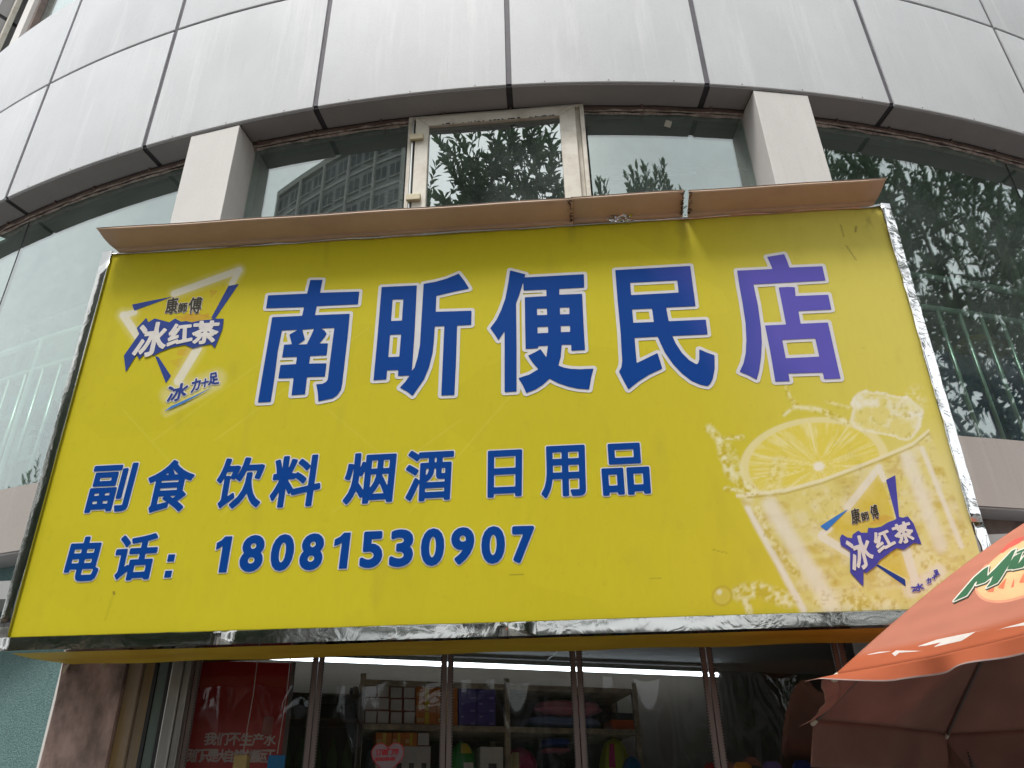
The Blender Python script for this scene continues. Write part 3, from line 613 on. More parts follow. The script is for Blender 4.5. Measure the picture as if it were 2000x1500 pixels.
d = np.abs(gy-rimY); over(np.where((gx > 240) & (gx < 1268), soft(d, 5, 15)*.9, 0), (.82, .76, .5)); over(np.where((gx > 300) & (gx < 1268), soft(np.abs(gy-rimY-16), 2, 9)*.55, 0), (.44, .34, .05))
ice = np.maximum(0, 1-((np.abs(gx-1040+.2*(gy-300)+40*(n3-.5))/195)**4+(np.abs(gy-300-.22*(gx-1040)+50*(n1-.5))/118)**4)); icm = sm(0, .25, ice)
over(.55*icm, (.78, .70, .30)); over(icm*np.clip((n1-.45)*3.2, 0, 1)*.9, (.86, .84, .74)); over(icm*(1-sm(.25, .6, ice))*.6, (.86, .83, .70)); over(icm*np.clip((.40-n2)*5, 0, 1)*.6, (.55, .45, .06))
ci = np.maximum(0, 1-np.hypot((gx-1200)/90, (gy-230)/110)); over(sm(0, .6, ci)*np.clip((n2-.4)*3, 0, 1)*.7, (.84, .80, .55))
def splash(path, w, s=.8):
    m_ = np.zeros(U.shape)
    for p, q in zip(path, path[1:]):
        m_ = np.maximum(m_, soft(seg(*[(1350+a/2.7273, 700+b/2.7273) for a, b in (p, q)])[0]*2.7273+26*(n2-.5)+18*(n1-.5), w*.4, w))
    over(m_*np.clip((n2-.35)*3.0, .0, 1)*s, (.84, .80, .52)); over(m_*np.clip((.46-n2)*6, 0, 1)*s*.8, (.55, .42, .05))
splash([(100, 370), (150, 430), (170, 520), (210, 620), (330, 715)], 34); splash([(150, 430), (270, 420)], 20); splash([(190, 480), (240, 600)], 55, .5); splash([(180, 690), (330, 720)], 20)
splash([(505, 150), (525, 205), (560, 250), (500, 300)], 17); splash([(560, 260), (680, 270), (830, 340)], 22); splash([(720, 230), (840, 260)], 16, .6); splash([(260, 1250), (360, 1230), (520, 1290)], 60, .8); splash([(290, 1290), (320, 1380)], 26); splash([(430, 700), (470, 560)], 60, .5); splash([(350, 800), (420, 960), (560, 1140)], 24, .7)
splash([(1100, 900), (1300, 1150)], 90, .5); splash([(700, 1290), (1050, 1330)], 70, .6)
dr = np.hypot(gx-165, gy-1265); over(soft(dr, 40, 56)*.4, (.70, .58, .16)); over(soft(np.abs(dr-50), 3, 9)*.6, (.50, .38, .04)); over(soft(np.hypot(gx-150, gy-1245), 6, 22)*.8, (.84, .80, .6))
tr2 = Rz([(700, -200), (20, 560), (1130, 1130)]); over(.75*inpoly(tr2), (.68, .52, .05))
for poly, c in (([(760, 330), (880, 370), (700, 450), (560, 440)], (.66, .38, .06)), ([(850, 760), (990, 780), (870, 830)], (.62, .38, .05))): over(.6*inpoly(Rz(poly)), c)
neon(*Rz([(700, -220), (330, 250)]), 10); neon(*Rz([(30, 590), (370, 790)]), 11); neon(*Rz([(1020, 760), (1130, 1120)]), 12); neon(*Rz([(20, 560), (120, 500)]), 8); neon(*Rz([(700, -220), (760, -80)]), 8)
d, t = seg(*Rz([(1080, 1220), (1400, 1000)])); over(.75*soft(d, 8, 22), (.80, .74, .6))
# stains and scratches of its own shape
over(np.clip(fbm(A*9+3, B*4, 91, 5)*3-1.85, 0, 1)*.18, (.34, .26, .05)); over(np.clip(fbm(A*30, B*30, 95, 3)*4-2.9, 0, 1)*.12, (.25, .19, .05))
over(np.clip(fbm(A*26, B*14, 99, 4)*4-2.1, 0, 1)*.45*sm(.14, 0, np.hypot(A-1.97, (B-1.95)*.6)), (.22, .16, .05))
for p, q, w, s in (((1653, 480), (1672, 508), 1.2, .6), ((1642, 440), (1648, 462), 1.6, .5), ((1672, 443), (1671, 452), 2.2, .6), ((222, 1156), (223, 1160), 2, .9), ((221, 1162), (206, 1210), 3, .12), ((995, 1122), (1022, 1122), 1.2, .5), ((1268, 1131), (1292, 1130), 1.1, .5), ((1390, 1073), (1420, 1080), 1, .4)):
    d, t = seg(p, q); over(s*soft(d, w*.4, w*1.4), (.16, .10, .03))
for p, q, w, s_ in (((1340, 425), (1338, 452), 26, .55), ((1335, 432), (1330, 500), 12, .25), ((1118, 440), (1116, 470), 10, .2), ((640, 470), (636, 520), 10, .15)):
    d, t = seg(p, q); over(s_*soft(d+10*(fbm(A*40, B*14, 61, 3)-.5), w*.2, w)*(1-.6*t), (.20, .14, .03))
img *= (1+.03*(fbm(A*70, B*18, 13, 2)-.5))[..., None]
img = np.clip(img, 0, 1)
me = bpy.data.meshes.new('sign_face'); nvt = (NX+1)*(NY+1); me.vertices.add(nvt)
me.vertices.foreach_set('co', np.stack([A, np.zeros_like(A), B], -1).astype(np.float32).ravel())
ii, jj = np.meshgrid(np.arange(NX), np.arange(NY)); k = jj*(NX+1)+ii; quad = np.stack([k, k+1, k+NX+2, k+NX+1], -1).reshape(-1, 4)
me.loops.add(quad.size); me.loops.foreach_set('vertex_index', quad.ravel().astype(np.int32)); me.polygons.add(len(quad)); me.polygons.foreach_set('loop_start', np.arange(len(quad), dtype=np.int32)*4); me.update(calc_edges=True)
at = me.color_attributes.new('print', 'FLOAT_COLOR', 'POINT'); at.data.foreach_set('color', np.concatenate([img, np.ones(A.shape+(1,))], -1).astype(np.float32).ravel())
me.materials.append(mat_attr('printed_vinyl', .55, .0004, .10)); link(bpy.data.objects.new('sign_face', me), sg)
# title characters, traced as cut outlines -----------------------------
TITLE = [
 ((490, 520), [[(582,137),(701,137),(677,262),(1060,250),(1047,374),(645,392),(627,480),(967,467),(945,700),(905,1050),(893,1150),(880,1210),(845,1262),(800,1292),(660,1322),(655,1240),(640,1155),(700,1150),(735,1133),(752,1110),(770,960),(800,730),(816,604),(684,610),(720,630),(742,662),(722,695),(670,757),(755,755),(741,872),(580,880),(570,953),(740,950),(725,1080),(550,1085),(530,1253),(398,1262),(419,1093),(270,1097),(290,967),(442,958),(452,887),(306,892),(326,769),(402,764),(378,670),(462,622),(305,630),(265,830),(230,1110),(195,1327),(70,1333),(110,1090),(170,740),(210,500),(502,487),(521,402),(150,413),(170,287),(551,270)]],
  [[(505,622),(620,612),(580,700),(548,764),(460,768),(530,720)]]),
 ((710, 510), [[(178,256),(522,240),(500,700),(473,1075),(500,1040),(530,940),(552,820),(565,600),(588,225),(700,205),(810,175),(930,125),(985,195),(1033,272),(900,298),(712,342),(706,497),(1055,487),(1053,625),(915,632),(903,1000),(888,1310),(760,1314),(778,900),(790,637),(697,640),(688,780),(675,900),(640,1040),(590,1160),(480,1318),(430,1278),(356,1238),(410,1180),(452,1118),(338,1124),(340,1065),(231,1070),(224,1158),(98,1166),(130,830)]],
  [[(285,378),(390,375),(376,583),(270,588)], [(260,722),(368,718),(350,935),(243,940)]]),
 ((940, 500), [[(282,143),(432,182),(410,250),(375,370),(340,465),(345,900),(345,1325),(228,1332),(228,735),(168,826),(130,765),(88,708),(150,625),(195,530),(235,420),(262,280)],
   [(425,212),(1002,181),(1005,311),(762,324),(762,381),(985,372),(1000,700),(1013,920),(880,928),(878,867),(786,870),(775,990),(753,1073),(810,1093),(880,1105),(960,1108),(1095,1103),(1072,1190),(1053,1305),(950,1298),(860,1280),(750,1243),(668,1200),(600,1260),(530,1305),(440,1340),(405,1260),(362,1195),(470,1160),(557,1108),(500,1040),(457,975),(520,945),(578,912),(635,990),(652,878),(557,882),(553,903),(433,910),(428,650),(425,406),(637,394),(635,330),(413,340),(410,250)]],
  [[(544,517),(640,514),(643,578),(546,581)], [(768,507),(860,504),(861,570),(770,573)], [(549,696),(652,692),(653,753),(550,757)], [(776,686),(867,684),(868,744),(777,746)]]),
 ((1180, 490), [[(108,191),(840,150),(892,542),(605,556),(630,690),(992,674),(1010,818),(665,833),(700,910),(760,1000),(830,1070),(900,1110),(918,1100),(928,1060),(928,963),(1000,995),(1077,1022),(1078,1150),(1060,1250),(1035,1300),(1010,1323),(940,1310),(850,1270),(760,1200),(670,1105),(590,990),(522,840),(296,852),(318,1098),(520,1000),(545,1075),(567,1152),(440,1210),(330,1280),(237,1356),(190,1270),(145,1182),(168,1140),(176,1080),(160,800),(130,480)]],
  [[(253,314),(714,291),(727,410),(263,435)], [(273,574),(467,566),(484,697),(284,705)]]),
 ((1420, 480), [[(97,246),(442,230),(418,170),(390,112),(480,97),(557,85),(585,150),(608,216),(930,203),(960,342),(257,380),(300,580),(330,800),(338,950),(330,1100),(312,1220),(288,1310),(210,1268),(122,1233),(160,1150),(182,1050),(188,920),(180,760),(150,560),(120,400)],
   [(503,410),(590,405),(660,407),(668,494),(987,481),(1018,625),(695,640),(717,764),(984,752),(1050,1050),(1107,1298),(947,1305),(933,1240),(597,1250),(611,1324),(470,1329),(420,1030),(370,781),(575,772)]],
  [[(538,922),(860,906),(899,1085),(572,1101)]])]
for org, solid, holes in TITLE:
    z = zoomed(org[0], org[1], 5); so = [sign_pts(z(L)) for L in solid]; ho = [sign_pts(z(L)) for L in holes]
    xs, ys = grid_for(so, .0036, .03); S = field(so, ho, xs, ys)
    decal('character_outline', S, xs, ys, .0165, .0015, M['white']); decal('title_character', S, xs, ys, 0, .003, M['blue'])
# smaller lines from the built-in outlines, thickened
def text_glyph(ch, quad_px, bold, edge, mt, depth=.0015, cell=.0026, white=True, name='character', zf=None, wm=None):
    q = sign_pts(zf(quad_px) if zf else quad_px); loops, ar = glyph(ch)
    q = [np.array(v) for v in q]; cen = sum(q)/4; w = np.linalg.norm(q[1]-q[0]); h = np.linalg.norm(q[3]-q[0]); k = np.array([1-2*bold/w, 1-2*bold/h])
    sx = (q[1]-q[0])/w; sy = (q[0]-q[3])/h
    def shrink(v): return v
    q2 = [q[0]+sx*bold-sy*bold, q[1]-sx*bold-sy*bold, q[2]-sx*bold+sy*bold, q[3]+sx*bold+sy*bold]
    L = quad_map(loops, q2); xs, ys = grid_for(L, cell, bold+edge+.008); S = field(L, [], xs, ys, True)
    if white: decal(name+'_outline', S, xs, ys, bold+edge, depth, wm or M['white'])
    decal(name, S, xs, ys, bold, depth+.0015, mt)
z6, z7 = zoomed(100, 850, 3.3333), zoomed(650, 830, 3.0769)
def qd(cx, cy, w, h, slope, shear):   # quad centred at cx,cy; slope of the baseline, lean of the verticals
    return [(cx-w/2-shear*h/2*-1, cy-h/2+slope*w/2), (cx+w/2+shear*h/2, cy-h/2-slope*w/2), (cx+w/2-shear*h/2, cy+h/2-slope*w/2), (cx-w/2-shear*h/2, cy+h/2+slope*w/2)]
for ch, zf, q in (('副', z6, qd(390, 344, 285, 316, .05, .26)), ('食', z6, qd(772, 332, 300, 340, .05, .22)), ('饮', z6, qd(1230, 312, 310, 332, .05, .17)), ('料', z6, qd(1598, 300, 325, 336, .05, .14)),
                  ('烟', z7, qd(222, 320, 300, 306, .05, .10)), ('酒', z7, qd(580, 304, 285, 306, .05, .05)), ('日', z7, qd(1034, 293, 206, 282, .045, .01)), ('用', z7, qd(1384, 280, 268, 310, .045, -.03)), ('品', z7, qd(1758, 266, 288, 310, .045, -.07)),
                  ('电', z6, qd(217, 806, 225, 292, .04, .27)), ('话', z6, qd(550, 794, 270, 302, .05, .22))):
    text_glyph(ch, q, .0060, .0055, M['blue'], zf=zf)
for q in ([(765, 778), (810, 776), (800, 822), (756, 824)], [(745, 884), (790, 882), (780, 926), (736, 928)]):
    L = [sign_pts(z6(q))]; xs, ys = grid_for(L, .0026, .02); S = field(L, [], xs, ys); decal('colon_dot_outline', S, xs, ys, .0055, .0015, M['white']); decal('colon_dot', S, xs, ys, 0, .003, M['blue'])
for ch, zf, q in (('8', z6, qd(1310, 771, 150, 240, .04, .16)), ('0', z6, qd(1506, 765, 148, 240, .04, .15)), ('8', z6, qd(1698, 760, 150, 240, .04, .14)),
                  ('5', z7, qd(234, 750, 135, 220, .04, .08)), ('3', z7, qd(414, 741, 142, 226, .04, .06)), ('0', z7, qd(600, 735, 140, 226, .04, .05)), ('9', z7, qd(780, 727, 140, 224, .04, .04)), ('0', z7, qd(964, 722, 142, 226, .04, .02)), ('7', z7, qd(1142, 719, 132, 222, .03, .02))):
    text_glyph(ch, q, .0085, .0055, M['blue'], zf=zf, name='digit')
for L1 in ([(1135, 660), (1182, 659), (1142, 893), (1090, 895), (1118, 722), (1095, 738), (1074, 746), (1080, 702), (1110, 686)], [(1908, 636), (1952, 634), (1925, 868), (1872, 870), (1894, 700), (1868, 716), (1842, 723), (1848, 680), (1882, 662)]):
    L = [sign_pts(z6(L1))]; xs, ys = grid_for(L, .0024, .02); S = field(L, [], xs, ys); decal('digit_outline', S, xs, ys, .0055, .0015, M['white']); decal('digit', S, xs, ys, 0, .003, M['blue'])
# brand emblems ------------------------------------------------------
navy = flat('emblem_blue', 34, 62, 142); violet = flat('emblem_violet', 74, 72, 168); azure = flat('emblem_azure', 62, 128, 205); ink = flat('brush_ink', 62, 58, 40); white2 = flat('emblem_white', 226, 220, 214)
def shape(name, loops_px, mt, depth, level=0, cell=.0028, m=.02):
    L = [sign_pts(p) for p in loops_px]; xs, ys = grid_for(L, cell, m); S = field(L, [], xs, ys); return decal(name, S, xs, ys, level, depth, mt)
def emblem(z, bars, blob, q3, qk, qs, barmats, blobmat, soff, k=1.0):
    for b, mt in zip(bars, barmats): shape('emblem_bar', [z(b)], mt, .0010)
    shape('emblem_shield', [z(blob)], blobmat, .003)
    for ch, q in zip('冰红茶', q3): text_glyph(ch, q, .0056*k, 0, white2, .0032, .0022*k, False, 'brush_character', z)
    for ch, q in zip('康師傅', qk): text_glyph(ch, q, .0018*k, .003*k, ink, .0015, .0017*k, True, 'maker_character', z, white2)
    for ch, q in zip('冰力十足', qs): text_glyph(ch, q, .0024*k, .0055*k, soff, .0015, .0017*k, True, 'slogan_character', z, white2)
emblem(Lz, [[(232,460),(400,425),(555,397),(250,507)], [(985,315),(1068,298),(885,565),(850,565)], [(412,862),(440,870),(537,1018),(497,1075)]],
 [(345,565),(360,600),(410,570),(525,600),(570,570),(615,595),(660,590),(700,600),(770,585),(855,578),(868,562),(892,572),(950,572),(940,650),(880,800),(850,770),(765,785),(710,803),(645,775),(540,797),(455,830),(400,860),(360,845),(320,855),(290,892),(270,850),(185,988),(170,860),(290,690),(270,645)],
 [[(310,600),(525,598),(490,835),(215,905)], [(535,615),(705,602),(705,748),(500,792)], [(712,592),(930,585),(890,765),(695,778)]],
 [[(505,415),(600,395),(585,535),(490,530)], [(600,450),(668,442),(660,525),(590,525)], [(680,405),(790,400),(765,530),(672,530)]],
 [[(520,1090),(690,1065),(650,1185),(500,1245)], [(700,1045),(775,1030),(760,1120),(690,1155)], [(778,1045),(838,1030),(828,1098),(772,1112)], [(838,1000),(900,985),(915,1080),(825,1095)]], [navy]*3, navy, navy)
emblem(Rz, [[(10,468),(200,345),(345,262),(85,522)], [(782,-75),(890,-130),(938,385),(905,385)], [(660,925),(690,915),(1005,1090),(1015,1175)]],
 [(265,562),(325,600),(385,610),(388,570),(455,520),(490,545),(565,545),(572,487),(640,490),(720,475),(800,425),(880,395),(935,360),(975,370),(1035,352),(1105,440),(1197,678),(1105,665),(990,745),(905,725),(840,765),(790,805),(705,870),(660,935),(600,980),(545,1020),(515,990),(515,1175),(360,1010),(360,760),(250,690),(240,610)],
 [[(290,610),(570,560),(650,880),(410,1060)], [(600,560),(790,490),(900,675),(690,790)], [(825,470),(1050,392),(1135,635),(930,695)]],
 [[(360,270),(460,245),(490,425),(385,450)], [(480,310),(570,290),(590,395),(505,415)], [(580,240),(670,205),(710,370),(620,395)]],
 [[(1070,1175),(1210,1120),(1230,1210),(1090,1250)], [(1245,1085),(1310,1060),(1310,1135),(1265,1150)], [(1312,1050),(1370,1025),(1375,1085),(1325,1105)], [(1330,990),(1385,970),(1410,1030),(1360,1065)]], [azure, violet, navy], violet, violet, .55)
shape('slogan_underline', [Lz([(480,1300),(540,1255),(720,1175),(895,1088),(760,1165),(640,1230)])], azure, .0036)
# box, trims, underside, moulding ------------------------------------
DEP = .30
MB().add([(-W2, .002, .0), (W2, .002, .0), (W2, .002, H), (-W2, .002, H), (-W2+.01, DEP, .0), (W2-.01, DEP, .0), (W2-.01, DEP, H), (-W2+.01, DEP, H)], [(1, 0, 4, 5), (2, 1, 5, 6), (0, 3, 7, 4), (3, 2, 6, 7), (4, 7, 6, 5)]).build('box_body', M['underside'], sg)
def strip(nm, p0, p1, prof, mt, seed, n=70, wob=.0016):
    """trim of the given cross-section swept from p0 to p1, with dents"""
    rr = np.random.default_rng(seed); p0, p1 = np.array(p0, float), np.array(p1, float); m = MB(); k = len(prof); vs = []
    for i in range(n+1):
        t = i/n; c = p0+(p1-p0)*t
        for j, (off) in enumerate(prof): vs.append(c+np.array(off)+rr.normal(0, wob, 3)*(0 < i < n))
    fs = [(i*k+j, (i+1)*k+j, (i+1)*k+j+1, i*k+j+1) for i in range(n) for j in range(k-1)]
    o = m.add(vs, fs).build(nm, mt, sg, True); so = o.modifiers.new('sheet', 'SOLIDIFY'); so.thickness = .0012; so.offset = 0; o.data.set_sharp_from_angle(angle=R_(35)); return o
bot = [(0, -.006, .007), (0, -.016, .002), (0, -.0165, -.003), (0, -.0165, -.052), (0, .014, -.056)]
xb = [at_sign((0, 1262))[0]-.01, at_sign((445, 1240))[0], at_sign((1003, 1222))[0], W2+.03]
for i in range(3): strip('bottom_trim', (xb[i]-(.02 if i else 0), -.0022*i, 0), (xb[i+1], -.0022*i, 0), bot, M['chrome'], 5+i, 16, .0005)
lt = [(.006, -.006, 0), (.002, -.0145, 0), (-.003, -.0155, 0), (-.050, -.010, 0), (-.054, .05, 0)]
strip('side_trim', (-W2, 0, -.05), (-W2, 0, H+.005), lt, M['chrome'], 21, 14, .0006)
rt = [(-.004, -.012, 0), (.0, -.015, 0), (.006, -.014, 0), (.044, -.006, 0), (.048, .04, 0)]
zr = at_sign((1893, 1022))[1]
strip('side_trim', (W2, 0, zr), (W2, 0, H+.005), rt, M['chromer'], 31, 40, .0012)
strip('side_trim', (W2+.008, .012, zr+.004), (W2+.022, .02, -.05), rt, M['chromer'], 37, 12, .002)
strip('top_trim', (-W2, 0, H), (W2, 0, H), [(0, -.006, -.012), (0, -.009, -.006), (0, -.006, .004), (0, .03, .006)], M['chrome'], 41, 40, .002)
# underside return: a yellow sheet, its edge frayed at the left
MB().grid(lambda u, v: (-W2+.01+(2*W2-.02)*u+(.16*(v**2) if u < .02 else 0), .012+v*.22, -.052-.012*v+.003*math.sin(u*40)), 60, 4).build('underside_sheet', M['underside'], sg, True)
# moulding: flat lower band, cove, thin dark lip; three lengths, one gap and one crack
OUT, UPZ = .135, .038
prof = [(-.012, 0.0), (-.016, .016), (-.030, .026), (-.060, .038), (-.100, .050), (-OUT, .062), (-OUT-.004, .0655), (-OUT-.004, .069)]
prof = [(.002, -.012), (-.020, .002), (-.024, .012), (-.052, .017), (-.092, .026), (-OUT, UPZ+.004), (-OUT-.003, UPZ+.008), (-OUT-.003, UPZ+.015)]
def mx_at(p):
    q = at_y(p, -.2); return SMi[:3, :3] @ q + SMi[:3, 3]
xl = mx_at((187, 455))[0]; xc = mx_at((1117, 400))[0]; xg0 = mx_at((1337, 383))[0]; xg1 = mx_at((1346, 382))[0]; xr = mx_at((1735, 360))[0]
def moulding(xa, xb_, endl=0, endr=0, lift=0.):
    n = max(2, int((xb_-xa)/.12)); k = len(prof); vs = []
    for i in range(n+1):
        t = i/n
        for j, (y, z) in enumerate(prof):
            f = j/(k-1); x = xa+(xb_-xa)*t
            if i == 0: x += endl*(1-f)**1.4
            if i == n: x -= endr*(1-f)**1.2
            vs.append((x, y, H+z+.0035+lift+.002*math.sin(x*9)*f))
    fs = [(i*k+j, (i+1)*k+j, (i+1)*k+j+1, i*k+j+1) for i in range(n) for j in range(k-1)]
    o = MB().add(vs, fs).build('moulding', M['canopy'], sg, True); so = o.modifiers.new('sheet', 'SOLIDIFY'); so.thickness = .003; so.offset = 1; o.data.set_sharp_from_angle(angle=R_(28))
    m = MB(); m.tube([(v[0], v[1]-.001, v[2]+.002) for v in vs[k-1::k]], .0034, 5); m.build('moulding_edge', M['canopydark'], sg)
    return o
moulding(xl, xc+.004, .075, 0); moulding(xc-.004, xg0, 0, 0, .004); moulding(xg1, xr, 0, .045, -.001)
MB().grid(lambda u, v: (-W2+2*W2*u, -.004+v*.30, H+.006+.004*v), 20, 2).build('roof_sheet', M['canopydark'], sg)
for x in (xg0-.001, xg1+.002, xc):    # rust and tar round the breaks
    m = MB()
    side = -1 if x < xg1 else 1
    for k in range(60):
        f = random.uniform(1.2, 6.0); j = int(f); fr_ = f-j; y = prof[j][0]*(1-fr_)+prof[j+1][0]*fr_; z = prof[j][1]*(1-fr_)+prof[j+1][1]*fr_
        xx = x+side*abs(random.gauss(0, .007)); r_ = random.uniform(.0012, .0034)
        m.box((xx-r_, y-.004, H+z-.001-r_*.5), (xx+r_*random.uniform(.5, 2), y-.0012, H+z-.001+r_*random.uniform(.5, 1.6)))
    o = m.build('rust_flakes', M['canopydark'], sg); o['kind'] = 'stuff'
m = MB()   # crumpled foil poking out under the moulding
m.grid(lambda u, v: (at_sign((1190, 445))[0]+.11*u+.012*math.sin(v*9+u*7), -.012-.03*abs(math.sin(u*8+v*3))*v, H-.008+.03*v*(1-abs(u-.5))+.008*math.sin(u*21)), 10, 6)
m.build('foil_scrap', M['chromer'], sg)

# ------------------------------------------------------------------ shop front: clear vinyl door curtain
cur = thing('door_curtain', (-.2, .40, 0), 'clear vinyl magnetic door curtain with brown vertical strips hanging under the sign', 'curtain')
SX = [-1.345, -.78, -.199, .366, .928, 1.488, 1.93]
ZC = 2.535
for i in range(len(SX)-1):
    ph = random.uniform(0, 6)
    def wav(u, v, i=i, ph=ph):
        e = math.sin(math.pi*u); x = SX[i]+.02+(SX[i+1]-SX[i]-.04)*u
        return (x+.2, e*(.010*math.sin(4*u+ph+1.5*v)+.0035*math.sin(9*u+14*v+ph)+.0012*math.sin(17*u-22*v+ph))+.0, ZC*v)
    o = MB().grid(wav, 44, 60).build('vinyl_sheet', M['vinyl'], cur, True)
for i, x in enumerate(SX):
    w = .026
    o = MB().box((x+.2-w, -.012, 0), (x+.2-.002, .002, ZC)).build('magnetic_strip', M['strip'], cur, bevel=.002)
    o = MB().box((x+.2+.002, -.012, 0), (x+.2+w, .002, ZC)).build('magnetic_strip', M['strip'], cur, bevel=.002)
    m = MB()
    for k in range(130): m.box((x+.2-w-.0025, -.0135, ZC-.012*k-.008), (x+.2-w+.004, -.0121, ZC-.012*k-.002)); m.box((x+.2+w-.004, -.0135, ZC-.012*k-.008), (x+.2+w+.0025, -.0121, ZC-.012*k-.002))
    o = m.build('stitching', M['rubber'], cur); o['kind'] = 'stuff'
MB().box((-1.16, -.02, ZC-.001), (2.14, .02, ZC+.03)).build('header_bar', M['alu'], cur)

# ------------------------------------------------------------------ shop interior (turned about 20 degrees to the sign)
TH = R_(20); E1 = np.array([math.cos(TH), math.sin(TH), 0]); E2 = np.array([-math.sin(TH), math.cos(TH), 0])
PS = at_z((705, 1316), 2.66)                 # front upper corner of the shelf unit
def wallquad(nm, a, b, z0, z1, mt):
    a, b = np.array(a), np.array(b); d = (b-a)/np.linalg.norm(b-a); n = np.array([-d[1], d[0]])*.06
    return struct(MB().prism([(a[0], a[1], z0), (b[0], b[1], z0), (b[0]+n[0], b[1]+n[1], z0), (a[0]+n[0], a[1]+n[1], z0)], (0, 0, z1-z0)).build(nm, mt))
ctr = PS[:2]+E2[:2]*.62
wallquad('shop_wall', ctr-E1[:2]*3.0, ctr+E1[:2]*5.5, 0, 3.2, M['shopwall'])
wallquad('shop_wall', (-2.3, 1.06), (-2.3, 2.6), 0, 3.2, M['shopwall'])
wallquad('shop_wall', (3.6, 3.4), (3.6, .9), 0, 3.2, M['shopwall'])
struct(MB().add([(-3.2, .60, 2.905), (4.0, .60, 2.905), (4.0, 4.4, 2.905), (-3.2, 4.4, 2.905), (-3.2, .60, 3.0), (4.0, .60, 3.0), (4.0, 4.4, 3.0), (-3.2, 4.4, 3.0)], [(0, 1, 2, 3), (7, 6, 5, 4), (0, 4, 5, 1), (1, 5, 6, 2), (2, 6, 7, 3), (3, 7, 4, 0)]).build('shop_ceiling', M['shopceil']))
struct(MB().add([(-3, .4, .004), (4, .4, .004), (4, 4.4, .004), (-3, 4.4, .004)], [(0, 1, 2, 3)]).build('shop_floor', M['floor']))
tl, trr = at_z((425, 1280), 2.84), at_z((1405, 1318), 2.84)
tb = thing('led_tube', tuple(tl), 'long lit white LED tube under the shop ceiling', 'light'); d = trr-tl
MB().tube([(0, 0, 0), tuple(d)], .014, 10).build('tube', M['led'], tb, True); dn = d/np.linalg.norm(d)
MB().prism([(-dn[1]*.02, dn[0]*.02, .012), (dn[1]*.02, -dn[0]*.02, .012), (dn[1]*.02, -dn[0]*.02, .04), (-dn[1]*.02, dn[0]*.02, .04)], tuple(d)).build('batten', flat('batten_white', 150, 155, 150), tb)
for s in (0., 1.): c = d*s; MB().box((c[0]-.012, c[1]-.016, c[2]-.016), (c[0]+.012, c[1]+.016, c[2]+.016)).build('end_cap', flat('end_cap', 200, 200, 200), tb)
MB().prism([tuple(d*.62+np.array([0, 0, .04])), tuple(d*.62+np.array([.008, 0, .04])), tuple(d*.62+np.array([.20, -.45, .062])), tuple(d*.62+np.array([.192, -.45, .062]))], (0, 0, .004)).build('flex', flat('end_cap', 200, 200, 200), tb)

# shelf unit
def on_shelf(p, back=0.): return at_plane(p, PS+E2*back, E2)
def local(P): v = np.array(P)-PS; return v@E1, v@E2, P[2]
sh = thing('shelf_unit', (PS[0], PS[1], 0), 'cream steel shelf unit packed with goods inside the shop', 'shelf', rotz=TH)
LSH = local(on_shelf((1245, 1345)))[0]; ZM = on_shelf((705, 1412))[2]
for x in (0, LSH*.5, LSH-.035):
    for y in (0, .36): MB().box((x-.0, y, 0), (x+.032, y+.03, 2.665)).build('upright', M['shelfmetal'], sh, bevel=.003)
ZSH = [2.632, ZM, ZM-.42, ZM-.86, ZM-1.3, .18]
for z in ZSH: MB().box((.033, .003, z-.03), (LSH-.036, .39, z)).build('shelf_board', M['shelfmetal'], sh, bevel=.002)
MB().box((-.02, .395, 0), (LSH+.02, .41, 2.66)).build('back_panel', flat('back_panel', 40, 38, 34), sh)
def good(name, p0, p1, colour, label, cat, group, dep=.16, back=.02, zbase=None, extra=None, bev=.004):
    """box whose front fills the survey rectangle p0 (top left) to p1 (bottom right) on the shelf front"""
    a, b = on_shelf(p0, back), on_shelf(p1, back); la, lb = local(a), local(b); z1 = (a[2]); z0 = b[2] if zbase is None else zbase
    o = thing(name, tuple(PS*np.array([1, 1, 0])+E1*la[0]+E2*back+np.array([0, 0, z0])), label, cat, group, TH) if extra else None
    w, h = lb[0]-la[0], z1-z0
    m = MB().box((0, 0, 0), (w, dep, h))
    if extra:
        m.build('wrapper', colour, o, bevel=bev); extra(o, w, h, dep)
    else:
        o = m.build(name, colour, None, bevel=bev); o.location = tuple(PS*np.array([1, 1, 0])+E1*la[0]+E2*back+np.array([0, 0, z0])); o.rotation_euler = (0, 0, TH); tag(o, label, cat, group)
    return o
rust = flat('pack_rust', 120, 62, 34); wht = flat('tissue_white', 196, 196, 196); org = flat('pack_orange', 196, 122, 60); pur = flat('pack_purple', 84, 74, 158); lem_ = flat('pack_lemon', 200, 180, 60); pur2 = flat('pack_lilac', 140, 132, 200)
def end_face(o, w, h, d): MB().box((w*.07, -.002, h*.07), (w*.93, -.0003, h*.93)).build('end_paper', wht, o)
def band(o, w, h, d): MB().box((w*.42, -.002, h*.06), (w*.62, -.0003, h*.94)).build('band', lem_, o); MB().box((w*.05, -.0015, h*.2), (w*.38, -.0003, h*.5)).build('print_panel', flat('pack_cream', 205, 170, 120), o)
def spots(o, w, h, d): MB().box((w*.12, -.0015, h*.68), (w*.3, -.0003, h*.8)).build('print_panel', pur2, o); MB().box((w*.66, -.0015, h*.14), (w*.9, -.0003, h*.3)).build('print_panel', pur2, o)
ZT0 = ZM
def rows(xs, ys, fn, mt, name, label, cat, group, dx=0):
    # stacks standing on the shelf: bottom row first
    for (x0, x1) in xs:
        zprev = ZT0
        for (y0, y1) in ys[::-1]:
            g_ = good(name, (x0, y0), (x1, y1), mt, label, cat, group, zbase=zprev, extra=fn); zprev = on_shelf((x0, y0), .02)[2]
